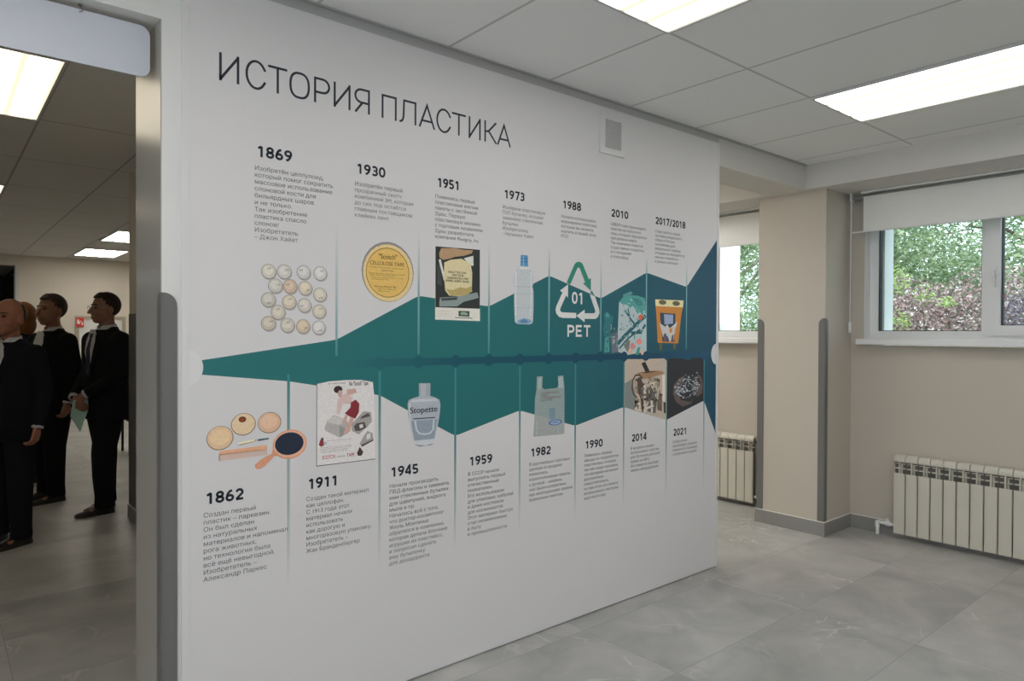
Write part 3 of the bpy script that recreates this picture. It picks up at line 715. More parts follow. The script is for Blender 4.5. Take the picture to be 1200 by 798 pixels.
bm = B(); figures(bm, '01', 2.4823, 1.6169, .0620, .0830, .17, 8); ob('symbol_number', bm, [imat(200, 200, 198)], ps_)
bm = B(); figures(bm, 'PET', 2.45, 1.4499, .0600, .168, .19, 8); ob('symbol_lettering', bm, [imat(200, 200, 198)], ps_)

pn = pic('nature_collage', [([(2.8407, 1.6385), (2.8711, 1.6644), (2.93, 1.6794), (2.9989, 1.6777), (3.0589, 1.6658), (3.0705, 1.572), (3.0762, 1.3662), (2.9161, 1.3504), (2.8324, 1.3694), (2.8314, 1.4737)], 0)], (166, 180, 182), label='collage of a glass jar holding a tree and flowers')
sub(pn, 'jar_lid', [([(2.871, 1.6782), (2.9383, 1.7004), (2.9556, 1.6872), (2.8753, 1.6662)], 0)], (88, 136, 140))
sub(pn, 'tree_crown', [([(2.8407, 1.6385), (2.8711, 1.6644), (2.93, 1.6794), (2.9989, 1.6777), (3.0589, 1.6658), (3.0669, 1.5833), (3.035, 1.5712), (3.0173, 1.5878), (2.9956, 1.576), (2.9736, 1.6036), (2.9562, 1.62), (2.9307, 1.6081), (2.9051, 1.6268), (2.8715, 1.6258)], 0), ([(2.9472, 1.6645), (3.0166, 1.6614), (3.0433, 1.6282), (2.9995, 1.6213)], 1, 8)], (76, 146, 142), (58, 122, 122))
substroke(pn, 'tree_branch', [([(2.832, 1.4122), (2.8831, 1.4518), (2.9762, 1.5138), (3.0661, 1.569)], .022), ([(2.9762, 1.5166), (2.9398, 1.5441), (2.9183, 1.566), (2.8868, 1.5986)], .012), ([(2.9294, 1.5578), (2.9137, 1.6076)], .009), ([(2.9405, 1.4714), (3.0228, 1.4746), (3.0639, 1.5176)], .016), ([(2.8446, 1.3857), (2.9152, 1.4407), (3.0182, 1.4916)], .010)], (42, 92, 102), 9)
sub(pn, 'flowers', [(ov((3.0102, 1.42365), 0.0219, 0.01695), 0), (ov((2.95415, 1.3972), 0.01975, 0.0182), 1), ([(2.9983, 1.562), (3.0218, 1.5755), (3.0404, 1.5702), (3.0353, 1.5474), (3.0107, 1.5424)], 2, 10), (ov((3.03715, 1.3633), 0.01325, 0.0148), 3), ([(2.9778, 1.3494), (2.9974, 1.3898), (3.0192, 1.3953), (3.0108, 1.35)], 4), ([(2.8836, 1.3964), (2.9152, 1.4407), (2.9341, 1.4239), (2.916, 1.3627)], 5), ([(2.9033, 1.3629), (2.9412, 1.3903), (2.9587, 1.3537)], 3)], (216, 128, 112), (200, 122, 124), (206, 96, 56), (206, 166, 140), (74, 138, 120), (118, 112, 104), layer=10)
sub(pn, 'coral', [([(2.7192, 1.5699), (2.7373, 1.5838), (2.7655, 1.571), (2.7963, 1.5553), (2.7901, 1.5279), (2.774, 1.5114), (2.7706, 1.4408), (2.7592, 1.3703), (2.7193, 1.3708), (2.7266, 1.4408), (2.7143, 1.4892), (2.7259, 1.527)], 0), ([(2.7306, 1.4408), (2.7585, 1.4516), (2.7672, 1.3702), (2.7273, 1.3654)], 1, 8), ([(2.7745, 1.4625), (2.7987, 1.4735), (2.8314, 1.4764), (2.8365, 1.3693), (2.7834, 1.3618)], 2, 8), ([(2.7907, 1.4517), (2.807, 1.4544), (2.809, 1.4134), (2.7927, 1.4081)], 3, 9), ([(2.7295, 1.5648), (2.7453, 1.5813), (2.7639, 1.5628), (2.7496, 1.549)], 1, 9)], (48, 108, 112), (72, 142, 138), (104, 104, 116), (160, 150, 156))

pk = pic('recycling_container_picture', [([(3.154, 1.6275), (3.4121, 1.6272), (3.3966, 1.5869), (3.3677, 1.4114), (3.1745, 1.4168), (3.1614, 1.5816)], 0)], (188, 124, 54), label='orange waste container with an open front')
sub(pk, 'container_lid', [([(3.1501, 1.6636), (3.4173, 1.6663), (3.4121, 1.625), (3.154, 1.6253)], 0), (ov((3.21715, 1.6488), 0.03455, 0.0138), 1, 8), (ov((3.34575, 1.64625), 0.03605, 0.01415), 1, 8)], (214, 202, 158), (98, 90, 62))
sub(pk, 'container_opening', [([(3.192, 1.5889), (3.3407, 1.5856), (3.3305, 1.4206), (3.2185, 1.4232)], 0), ([(3.2301, 1.5804), (3.3178, 1.5795), (3.3165, 1.5277), (3.237, 1.5211)], 1, 8), ([(3.1908, 1.5299), (3.2416, 1.5083), (3.2639, 1.5225), (3.284, 1.5003), (3.3185, 1.5176), (3.3597, 1.5407), (3.3353, 1.4895), (3.3249, 1.433), (3.2849, 1.4208), (3.2646, 1.4555), (3.2217, 1.4499)], 2, 9), ([(3.2804, 1.4947), (3.3049, 1.5062), (3.3097, 1.4781), (3.287, 1.4723)], 3, 10), ([(3.2287, 1.4665), (3.2509, 1.4722), (3.2649, 1.4248), (3.2273, 1.4243)], 4, 10), ([(3.3054, 1.4556), (3.3236, 1.4669), (3.3195, 1.4229), (3.2966, 1.4247)], 4, 10)], (52, 62, 72), (142, 156, 184), (186, 184, 182), (196, 120, 62), (92, 84, 98))
sub(pk, 'container_foot', [([(3.1894, 1.4156), (3.2132, 1.415), (3.2119, 1.3734), (3.1924, 1.3747)], 0), ([(3.3196, 1.4127), (3.3454, 1.412), (3.3402, 1.3764), (3.3218, 1.3778)], 0)], (104, 92, 54))

pp = pic('printer_photo', [([(2.89, 1.3129), (2.9123, 1.3277), (3.0417, 1.3251), (3.0646, 1.3128), (3.0873, 1.3253), (3.2354, 1.3257), (3.258, 1.3119), (3.2571, 0.9676), (2.8891, 1.0675)], 0)], (176, 162, 148), label='photo of a desktop machine with pale frame')
sub(pp, 'camera_arm', [([(3.0311, 1.3017), (3.0646, 1.3106), (3.1051, 1.2536), (3.0737, 1.2421)], 0)], (42, 38, 34), layer=8)
sub(pp, 'machine_panel', [([(2.8911, 1.1946), (2.9536, 1.2185), (2.9747, 1.1484), (2.9918, 1.078), (2.9757, 1.0459), (2.8923, 1.0673)], 0), ([(2.9752, 1.1004), (3.0165, 1.0872), (3.0379, 1.032), (2.9757, 1.0459)], 1)], (120, 124, 120), (198, 184, 168))
sub(pp, 'machine_frame', [([(3.0025, 1.2515), (3.1464, 1.2578), (3.2211, 1.2516), (3.2346, 1.2367), (3.0614, 1.2117), (2.9944, 1.2373)], 0, 8), ([(3.0149, 1.2527), (3.1205, 1.2547), (3.1901, 1.2548), (3.0864, 1.246)], 3, 9), ([(3.2169, 1.2295), (3.2436, 1.2308), (3.2452, 1.0735), (3.2229, 1.0748)], 1, 8), ([(3.2318, 1.0743), (3.2542, 1.0701), (3.2531, 1.006), (3.2352, 1.01)], 3, 8), ([(3.174, 1.1164), (3.218, 1.1195), (3.2173, 1.0196), (3.1748, 1.0336)], 2, 7)], (150, 116, 88), (208, 196, 184), (98, 88, 78), (70, 56, 48))
sub(pp, 'machine_works', [([(2.9987, 1.2168), (3.0362, 1.21), (3.0551, 1.1606), (3.0505, 1.0311), (3.038, 1.0266), (3.0247, 1.1082), (2.9953, 1.1474)], 0), ([(3.0788, 1.1595), (3.1561, 1.1613), (3.1759, 1.0997), (3.1576, 1.0127), (3.0886, 1.0285), (3.0751, 1.1054)], 1), ([(3.0867, 1.2134), (3.1729, 1.2184), (3.1822, 1.1711), (3.1042, 1.1692)], 2), ([(3.1126, 1.1906), (3.1514, 1.1917), (3.1473, 1.1727), (3.1085, 1.169)], 3, 8), ([(3.049, 1.1879), (3.0658, 1.1899), (3.0717, 1.0242), (3.0565, 1.0253)], 3, 8), ([(3.0629, 1.0519), (3.1397, 1.0634), (3.1442, 1.0521), (3.0673, 1.0381)], 3, 8), ([(3.1134, 1.1142), (3.1306, 1.1143), (3.1358, 1.0197), (3.1186, 1.021)], 3, 9), ([(3.0874, 1.1427), (3.1216, 1.1465), (3.1305, 1.1187), (3.0962, 1.1151)], 0, 9), ([(2.97, 1.2179), (2.9863, 1.2226), (2.9954, 1.1367), (2.9748, 1.1431)], 4, 8)], (78, 68, 58), (92, 90, 86), (150, 134, 116), (196, 186, 174), (162, 140, 122))
substroke(pp, 'machine_cable', [([(3.0445, 1.215), (3.0151, 1.2366), (2.9821, 1.2377), (2.9602, 1.213), (2.9525, 1.1708), (2.9626, 1.1384), (2.9956, 1.1099)], .010), ([(3.0791, 1.1323), (3.1135, 1.1032), (3.174, 1.1164)], .006)], (74, 62, 52), 9)

def bits(p, name, box_, cnt, s0, s1, cols, layer, asp=2.2):
    """fine detail of a photograph: small slanted patches inside a region (x0, x1, z0, z1)"""
    ps = []
    for _ in range(cnt):
        x, z, a, s_ = rnd.uniform(box_[0], box_[1]), rnd.uniform(box_[2], box_[3]), rnd.choice((0, 1.57, rnd.uniform(0, 3.1))), rnd.uniform(s0, s1)
        c_, n_ = math.cos(a), math.sin(a); w_ = s_ / asp
        ps.append(([(x + c_ * u * s_ - n_ * v * w_, z + n_ * u * s_ + c_ * v * w_) for u, v in ((-1, -1), (1, -1), (1, 1), (-1, 1))], rnd.randrange(len(cols)), layer + rnd.randrange(4)))
    sub(p, name, ps, *cols)
_a, _b = [(2.9758, 1.0363), (3.2081, 1.2199)]
bits(pp, 'machine_details', (_a[0], _b[0], _a[1] + .012, _b[1]), 90, .004, .016, [(70, 62, 54), (110, 98, 86), (190, 178, 164), (146, 126, 106), (92, 94, 92)], 9)
_a, _b = [(2.7272, 1.3707), (2.8306, 1.5669)]
bits(pn, 'coral_details', (_a[0], _b[0], _a[1] + .01, _b[1] - .05), 45, .003, .010, [(56, 118, 120), (92, 152, 148), (88, 92, 106), (136, 136, 140), (44, 92, 98)], 10)
_a, _b = [(2.853, 1.3691), (3.0608, 1.6573)]
bits(pn, 'jar_details', (_a[0], _b[0], _a[1] + .01, _b[1]), 70, .003, .010, [(120, 160, 160), (176, 190, 192), (90, 140, 138), (150, 168, 172), (58, 108, 114)], 10)
ph = pic('pellet_photo', [([(3.2656, 1.3117), (3.2908, 1.3258), (3.4226, 1.3209), (3.4513, 1.31), (3.4878, 1.3116), (3.5071, 1.3222), (3.5978, 1.3205), (3.6231, 1.3064), (3.6261, 1.0613), (3.614, 1.0584), (3.2675, 0.9685)], 0)], (46, 47, 50), label='dark photo of hands full of clear pellets')
sub(ph, 'hands', [([(3.3205, 1.1141), (3.3291, 1.1702), (3.375, 1.2024), (3.4313, 1.2232), (3.4223, 1.1776), (3.3758, 1.134), (3.3952, 1.0759), (3.4907, 1.0588), (3.5196, 1.0803), (3.5006, 1.0465), (3.4145, 1.0347), (3.3487, 1.0673)], 0), ([(3.5378, 1.2019), (3.5721, 1.2212), (3.6073, 1.1993), (3.6201, 1.1397), (3.6084, 1.1048), (3.5589, 1.084), (3.529, 1.1148)], 0), ([(3.5497, 1.1957), (3.5823, 1.2003), (3.5977, 1.1643), (3.568, 1.1539)], 1, 8)], (92, 80, 76), (60, 54, 52))
_c = [(3.456, 1.1474)][0]; _pl = []
for _i in range(130):
    _a, _r = rnd.uniform(0, 6.283), math.sqrt(rnd.random())
    _q = (_c[0] + (.128 * _r) * math.cos(_a), _c[1] + .064 * _r * math.sin(_a) * 1.0)
    _pl.append((ov(_q, rnd.uniform(.006, .011), rnd.uniform(.0035, .006), 7), rnd.randrange(4), 8 + _i % 5))
for _i in range(16):
    _q = (_c[0] + rnd.uniform(-.04, .12), _c[1] + rnd.uniform(.045, .088)); _pl.append((ov(_q, .005, .004, 7), rnd.randrange(4), 9))
sub(ph, 'pellets', _pl, (150, 156, 162), (112, 118, 124), (176, 180, 184), (84, 88, 94))

pg = pic('carrier_bag_picture', [([(2.2445, 1.2563), (2.2825, 1.2573), (2.2797, 1.2033), (2.2926, 1.1923), (2.3575, 1.1939), (2.3826, 1.1961), (2.3904, 1.2126), (2.3848, 1.2536), (2.4223, 1.2557), (2.4307, 1.2011), (2.4326, 1.1283), (2.4327, 1.0265), (2.23, 1.0703), (2.2326, 1.1495), (2.2418, 1.191)], 0), ([(2.23, 1.0703), (2.4327, 1.0265), (2.4325, 0.9635), (2.4123, 0.9605), (2.2232, 0.9659)], 1)], (134, 148, 146), (150, 154, 152), label='translucent carrier bag with red print and a blue oval')
subtext(pg, 'bag_lettering', [('В ПОЛИЭТИЛЕНЕ\nНОВОЕ\nИ ТРАДИЦИОННОЕ\nКАЧЕСТВО', 2.2704, 1.1699, 0.0078, 0.1382, .02, .0120)], (146, 84, 90))
sub(pg, 'oval_mark', [(ov((2.36995, 1.024), 0.04525, 0.0146), 0), (ov((2.37015, 1.024), 0.03635, 0.0108), 1, 8)], (66, 98, 150), (140, 158, 186))
subtext(pg, 'oval_lettering', [('СИНЕЕ', 2.3423, 1.0202, .0095, .050, .03)], (66, 98, 150), 9)
sub(pg, 'bag_fold', [([(2.3869, 1.2415), (2.4183, 1.25), (2.4267, 1.194), (2.3906, 1.1957)], 0), ([(2.2509, 1.2467), (2.2743, 1.2529), (2.2734, 1.2012), (2.2544, 1.1904)], 0), ([(2.3255, 1.0966), (2.3648, 1.0964), (2.3685, 1.0411), (2.3291, 1.0417)], 1), ([(2.2428, 1.0413), (2.2522, 1.0406), (2.2495, 0.9752), (2.2382, 0.9739)], 0), ([(2.3853, 1.0014), (2.3919, 1.0008), (2.3935, 0.967), (2.3855, 0.9667)], 0)], (154, 166, 164), (112, 136, 150))

pd = pic('deodorant_bottle_picture', [([(1.5731, 1.1973), (1.6287, 1.1959), (1.6558, 1.1878), (1.6758, 1.1775), (1.6819, 1.1563), (1.6786, 1.1147), (1.6688, 1.0654), (1.6541, 1.0168), (1.6492, 1.004), (1.55, 1.0094), (1.5428, 1.0271), (1.5285, 1.077), (1.519, 1.1261), (1.5174, 1.1705), (1.5235, 1.1843), (1.5446, 1.1912)], 0)], (158, 165, 172), label='grey blue squeeze bottle with script lettering')
sub(pd, 'bottle_cap', [([(1.5719, 1.2512), (1.5776, 1.2525), (1.626, 1.2509), (1.63, 1.2487), (1.6292, 1.1959), (1.5731, 1.1973)], 0), ([(1.5824, 1.2499), (1.6066, 1.2497), (1.6068, 1.1979), (1.5826, 1.1984)], 1, 8)], (146, 154, 162), (164, 170, 176))
sub(pd, 'bottle_foot', [([(1.5443, 1.0059), (1.5523, 1.0112), (1.6506, 1.0101), (1.6522, 0.9941), (1.633, 0.984), (1.5763, 0.984), (1.551, 0.9931)], 0), ([(1.55, 0.9956), (1.6076, 0.9849), (1.6507, 0.9922), (1.633, 0.984), (1.5763, 0.984)], 1, 8)], (184, 187, 192), (120, 126, 134))
sub(pd, 'bottle_panel', [([(1.5355, 1.0966), (1.6662, 1.0927), (1.6564, 1.0498), (1.6506, 1.0109), (1.5514, 1.0117), (1.5428, 1.0434)], 0), ([(1.5497, 1.0955), (1.6523, 1.0938), (1.649, 1.0505), (1.6318, 1.0333), (1.6026, 1.0306), (1.5737, 1.0365), (1.5569, 1.0543)], 1, 8), ([(1.5592, 1.0948), (1.6439, 1.0932), (1.6406, 1.0512), (1.6269, 1.0391), (1.6026, 1.0372), (1.5775, 1.0423), (1.564, 1.0578)], 0, 9), ([(1.5399, 1.1853), (1.6559, 1.1836), (1.6683, 1.1729), (1.5305, 1.1738)], 2), ([(1.5221, 1.1662), (1.5315, 1.1737), (1.5332, 1.0847), (1.55, 1.0184), (1.5442, 1.027), (1.5285, 1.085)], 2)], (132, 142, 154), (176, 184, 192), (180, 184, 188))
subtext(pd, 'bottle_lettering', [('Stopette', 1.5274, 1.1271, 0.0250, 0.1392, .02)], (44, 48, 56), 10)
substroke(pd, 'lettering_rule', [([(1.5449, 1.104), (1.6552, 1.1014)], .0045)], (60, 64, 72), 10)

pm = pic('tape_advert', [([(1.1183, 1.2692), (1.1671, 1.277), (1.2409, 1.2795), (1.302, 1.2776), (1.3548, 1.2665), (1.3602, 1.2169), (1.3669, 0.9567), (1.118, 0.9579)], 0)], (202, 198, 197), label='vintage tape advert with a woman in a red skirt')
sub(pm, 'page_shadow', [([(1.1155, 1.2702), (1.1183, 1.2692), (1.118, 0.9579), (1.3669, 0.9567), (1.3669, 0.9538), (1.1151, 0.9547)], 0, 5)], (92, 92, 92))
sub(pm, 'woman', [(ov((1.20385, 1.24395), 0.01825, 0.01415), 0, 9), (ov((1.2122, 1.22705), 0.0099, 0.01375), 1, 10), ([(1.2137, 1.2164), (1.2411, 1.2288), (1.2653, 1.208), (1.2588, 1.1843), (1.2222, 1.1865), (1.2114, 1.1468), (1.1976, 1.1515), (1.2024, 1.2047)], 2, 8), ([(1.24, 1.2417), (1.2774, 1.2446), (1.2846, 1.2279), (1.2521, 1.2203), (1.2411, 1.2232)], 1, 8), ([(1.2588, 1.1908), (1.2791, 1.2002), (1.295, 1.183), (1.2931, 1.1503), (1.2778, 1.1253), (1.2564, 1.1334), (1.2322, 1.149), (1.2563, 1.1705)], 3, 9), ([(1.2564, 1.132), (1.2727, 1.1276), (1.254, 1.0789), (1.2415, 1.0661), (1.2264, 1.0721)], 1, 8), ([(1.2363, 1.1451), (1.2463, 1.1374), (1.2264, 1.1043), (1.2204, 1.114)], 1, 8)], (58, 44, 44), (186, 152, 142), (196, 172, 168), (122, 46, 52))
sub(pm, 'parcel', [([(1.1482, 1.0972), (1.1577, 1.1235), (1.1868, 1.1463), (1.2413, 1.1225), (1.2576, 1.0795), (1.2116, 1.056), (1.153, 1.0877)], 0), ([(1.1587, 1.1212), (1.1868, 1.1441), (1.2393, 1.1208), (1.209, 1.1058)], 1, 7.5), ([(1.209, 1.1035), (1.2565, 1.0787), (1.2116, 1.0569)], 2, 7.5)], (164, 160, 158), (186, 182, 178), (140, 136, 134))
sub(pm, 'tape_reel', [([(1.2615, 1.1061), (1.2921, 1.1317), (1.3127, 1.1513), (1.3467, 1.1466), (1.3505, 1.1084), (1.3285, 1.0866), (1.2923, 1.0606), (1.2626, 1.0782)], 0), ([(1.3076, 1.1329), (1.3336, 1.1428), (1.3441, 1.1302), (1.2973, 1.122)], 1, 8), ([(1.2717, 1.096), (1.2845, 1.1066), (1.318, 1.1086), (1.3259, 1.0868), (1.2974, 1.0751), (1.2769, 1.0769)], 1, 8), ([(1.2947, 1.0988), (1.3102, 1.1022), (1.3129, 1.0879), (1.2974, 1.0845)], 2, 9), ([(1.2965, 1.0237), (1.3155, 1.0547), (1.3311, 1.0722), (1.3549, 1.0606), (1.3581, 1.0342), (1.3079, 1.0104)], 0), ([(1.3286, 1.0583), (1.3443, 1.0616), (1.3444, 1.0403), (1.326, 1.0373)], 2, 8), ([(1.3027, 1.0184), (1.3581, 1.0366), (1.3581, 1.0309), (1.3079, 1.0104)], 1, 8)], (150, 146, 144), (80, 74, 74), (196, 192, 188))
sub(pm, 'small_figures', [([(1.1254, 1.0362), (1.1315, 1.0558), (1.1435, 1.0547), (1.1459, 1.0319), (1.134, 1.0281)], 0), (ov((1.13915, 1.05735), 0.00525, 0.00545), 1, 8), ([(1.1435, 1.0479), (1.1579, 1.0443), (1.1555, 1.0332), (1.1435, 1.0335)], 2), ([(1.2848, 0.9875), (1.2975, 1.0119), (1.3131, 0.9891), (1.3054, 0.9759), (1.2899, 0.9766)], 1)], (128, 56, 60), (66, 54, 54), (170, 166, 164))
subtext(pm, 'headline_lettering', [('No "Scotch" Tape', 1.25, 1.2561, 0.0165, 0.0842, .03), ('just when needed', 1.1647, 1.2662, 0.0055, 0.0713)], (48, 46, 50))
subtext(pm, 'red_lettering', [('SCOTCH', 1.1379, 0.979, .0135, .054, .03), ('TAPE', 1.2402, 0.9775, .0135, .034, .03)], (178, 58, 66))
subtext(pm, 'small_lettering', [('cellulose', 1.1994, 0.9798, .0080, .036), ('Now is the time to keep a roll at hand in the\nhouse for every kind of mending and sealing\nof parcels, toys, labels, pages and boxes\nand for a hundred other everyday jobs', 1.1316, 1.0221, .0038, .130, 0, .0062), ('Ask for it by name wherever you shop', 1.1579, 1.0465, .0038, .104)], (112, 108, 108))

pv = pic('celluloid_set_picture', [(ov((0.76265, 1.09645), 0.04545, 0.04245), 0), (ov((0.84265, 1.13785), 0.04345, 0.03975), 0), (ov((0.93605, 1.1364), 0.04305, 0.0387), 0), (ov((0.7623, 1.0975), 0.0427, 0.0402), 1, 7), (ov((0.84245, 1.13855), 0.04065, 0.03715), 2, 7), (ov((0.93565, 1.1371), 0.04065, 0.036), 3, 7), (ov((0.7624, 1.09905), 0.0337, 0.02705), 4, 8), (ov((0.93495, 1.14045), 0.02965, 0.02525), 5, 8)],
         (128, 100, 82), (200, 172, 140), (204, 182, 150), (198, 164, 138), (208, 182, 146), (206, 174, 148), label='photo of cream plates, a comb, a brush and a hand mirror')
sub(pv, 'plate_hole', [(ov((0.8388, 1.15555), 0.0129, 0.01045), 0, 8), (ov((0.83815, 1.1543), 0.00835, 0.0072), 1, 9)], (92, 48, 26), (128, 66, 34))
sub(pv, 'brush', [([(0.8247, 1.0749), (0.8822, 1.0805), (0.8845, 1.0743), (0.8285, 1.064)], 0), ([(0.8822, 1.0799), (0.8911, 1.0804), (0.8911, 1.0744), (0.8838, 1.0737)], 1), ([(0.8937, 1.0801), (0.9322, 1.0818), (0.9333, 1.0764), (0.8944, 1.0727)], 2), ([(0.8253, 1.067), (0.8845, 1.075), (0.8848, 1.073), (0.8285, 1.0634)], 3, 8)], (218, 206, 178), (150, 146, 142), (62, 84, 92), (140, 128, 112))
sub(pv, 'comb', [([(0.768, 1.0515), (0.9231, 1.0558), (0.9265, 1.0535), (0.9265, 1.0394), (0.7587, 1.037), (0.76, 1.0481)], 0)] + [([(0.759, 1.0386), (0.7612, 1.0384), (0.7612, 1.0155), (0.7594, 1.0154)], 1)] , (206, 156, 124), (198, 164, 146))
_ct = [(0.76, 1.0382), (0.9252, 1.0395), (0.7612, 1.0162), (0.9259, 1.0203)]
_cl = []
for _i in range(34):
    _t = _i / 33
    _cl.append(([(_ct[0][0] * (1 - _t) + _ct[1][0] * _t, _ct[0][1] * (1 - _t) + _ct[1][1] * _t + .002), (_ct[2][0] * (1 - _t) + _ct[3][0] * _t, _ct[2][1] * (1 - _t) + _ct[3][1] * _t)], .0026))
substroke(pv, 'comb_teeth', _cl, (198, 158, 138), 7)
sub(pv, 'hand_mirror', [(ov((1.01205, 1.0501), 0.06515, 0.0546), 0), (ov((1.0119, 1.0511), 0.0616, 0.0508), 1, 8), ([(0.9482, 1.0398), (0.9442, 1.0217), (0.9205, 1.0142), (0.9004, 1.0031), (0.8839, 0.99), (0.8832, 0.9795), (0.8905, 0.9726), (0.9038, 0.9723), (0.9222, 0.9828), (0.9442, 1.0031), (0.9544, 1.0128), (0.9716, 1.0136)], 0, 8), (ov((1.0101, 1.05265), 0.0547, 0.04185), 2, 9)], (196, 140, 112), (210, 162, 136), (36, 44, 60))

# ---------------------------------------------------------------- ceiling lamps
def lamp_mat(name, strength, axis, tubes, w, tint):
    m = bpy.data.materials.new(name); m.use_nodes = True
    nt = m.node_tree; n = nt.nodes.new; l = nt.links.new
    nt.nodes.remove(nt.nodes['Principled BSDF'])
    em = n('ShaderNodeEmission'); tc = n('ShaderNodeTexCoord'); s_ = n('ShaderNodeSeparateXYZ')
    l(tc.outputs['Object'], s_.inputs[0])
    a = n('ShaderNodeMath'); a.operation = 'MULTIPLY_ADD'; a.inputs[1].default_value = math.pi * tubes / w; a.inputs[2].default_value = math.pi * tubes / 2 + math.pi / 2
    l(s_.outputs[axis], a.inputs[0])
    c = n('ShaderNodeMath'); c.operation = 'COSINE'; l(a.outputs[0], c.inputs[0])
    d = n('ShaderNodeMath'); d.operation = 'ABSOLUTE'; l(c.outputs[0], d.inputs[0])
    r = n('ShaderNodeValToRGB'); e = r.color_ramp.elements
    e[0].position = 0.0; e[0].color = (0.98, 0.86, 0.60, 1); e[1].position = 0.62; e[1].color = (strength * tint[0], strength * tint[1], strength * tint[2], 1)
    q = e.new(0.22); q.color = (1.08, 0.99, 0.80, 1)
    l(d.outputs[0], r.inputs['Fac']); l(r.outputs['Color'], em.inputs['Color']); em.inputs['Strength'].default_value = 1.0
    l(em.outputs[0], nt.nodes['Material Output'].inputs['Surface'])
    return m
M_LAMPF = lamp_mat('lit_diffuser', LAMP_FRONT, 'X', 4, 0.58, (1.0, 0.965, 0.945))
M_LAMPB = lamp_mat('lit_diffuser_hall', LAMP_BACK, 'X', 4, 0.58, (1.0, 0.88, 0.66))
M_LAMPC = lamp_mat('lit_diffuser_far', LAMP_FAR, 'X', 4, 0.58, (1.0, 0.94, 0.84))
M_LAMP_ADDED = lamp_mat('added_side_diffuser', 15.0, 'X', 4, 0.58, (1.0, 0.96, 0.90))  # only for the unseen lamps added to the side room
M_LRIM = mat('white_lamp_rim', (0.6, 0.6, 0.59, 1), 0.4)
def lamp(x0, x1, y0, y1, m, label, group, zc=CEIL):
    cx_, cy_ = (x0 + x1) / 2, (y0 + y1) / 2
    t = thing('ceiling_light', (cx_, cy_, zc), label, 'ceiling light', group)
    hx, hy = (x1 - x0) / 2 - 0.003, (y1 - y0) / 2 - 0.003
    bm = B(); z0, z1 = -0.012, 0.0
    for a, b_ in (((-hx, -hy), (hx, -hy + .012)), ((-hx, hy - .012), (hx, hy)), ((-hx, -hy + .012), (-hx + .012, hy - .012)), ((hx - .012, -hy + .012), (hx, hy - .012))):
        box(bm, (a[0], a[1], z0), (b_[0], b_[1], z1))
    ob('lamp_rim', bm, M_LRIM, t, world=False)
    bm = B(); box(bm, (-hx + .012, -hy + .012, -0.008), (hx - .012, hy - .012, -0.002)); ob('diffuser', bm, m, t, world=False)
    return t
GF, GB_ = 'lamp panels of the exhibition room', 'lamp panels of the hall ceiling'
X0, Y0 = 2.3156, 1.767
lamp(X0 - .6, X0, Y0 - 1.2, Y0, M_LAMPF, 'long lit lamp panel at the top edge of the photo, above the display wall', GF)
lamp(X0 + 1.2, X0 + 1.8, Y0 - 1.2, Y0, M_LAMPF, 'long lit lamp panel in the ceiling nearest the windows', GF)
for i in (-1, 0, 1):  # out-of-view lamps added to raise the room's light level
    for j in (1, 2):
        lamp(X0 - .6 + 1.8 * (i - 1), X0 + 1.8 * (i - 1), Y0 - 1.2 - 2.4 * j, Y0 - 2.4 * j, M_LAMPF, 'added unseen lamp panel in the ceiling behind the viewer', GF)
lamp(X0 - 4.2, X0 - 3.6, Y0 - 1.2, Y0, M_LAMPF, 'added unseen lamp panel in the ceiling left of the viewer', GF)  # unseen lamp, added as extra room light
lamp(X0 - 2.4, X0 - 1.8, Y0 - 1.2, Y0, M_LAMPF, 'added unseen lamp panel in the ceiling straight above the viewer', GF)  # likewise added above the frame for extra room light
lamp(2.6, 3.2, 3.6, 4.8, M_LAMP_ADDED, 'added unseen lamp panel in the side room ceiling behind the display wall', GF)  # added out of view to brighten beam and column from the side room
lamp(4.0, 4.6, 3.6, 4.8, M_LAMP_ADDED, 'added unseen lamp panel in the side room ceiling near the second window', GF)  # second added side room lamp, also unseen
lamp(-.13, .48, 3.72, 4.88, M_LAMPB, 'big lit lamp panel behind the hanging blank sign', GB_)
lamp(-.13, .48, 7.21, 8.37, M_LAMPB, 'lit lamp panel cut by the left edge of the photo, middle of the hall', GB_)
lamp(1.72, 2.32, 9.53, 10.69, M_LAMPC, 'lit lamp panel in the hall half hidden by the passage edge, the upper of two', GB_)
lamp(3.55, 4.15, 11.85, 13.01, M_LAMPC, 'added lamp panel at the far end of the hall out of view to the right', GB_)  # hidden lamp added to brighten the far wall
lamp(3.55, 4.15, 9.53, 10.69, M_LAMPC, 'added lamp panel of the hall out of view to the right', GB_)  # second hidden lamp added for the far end
lamp(1.72, 2.32, 11.85, 13.01, M_LAMPC, 'lit lamp panel closest to the far beige wall of the hall', GB_)
lamp(-1.6, -1.0, 14.4, 15.6, M_LAMPF, 'added lamp panel of the vestibule out of view to the left', GB_, 2.53)  # unseen lamp added to lift the vestibule soffit
lamp(-1.97, -1.36, 5.0, 6.16, M_LAMPB, 'added lamp panel in the hall out of view on the left', GB_)  # unseen lamp added for more light in the hall

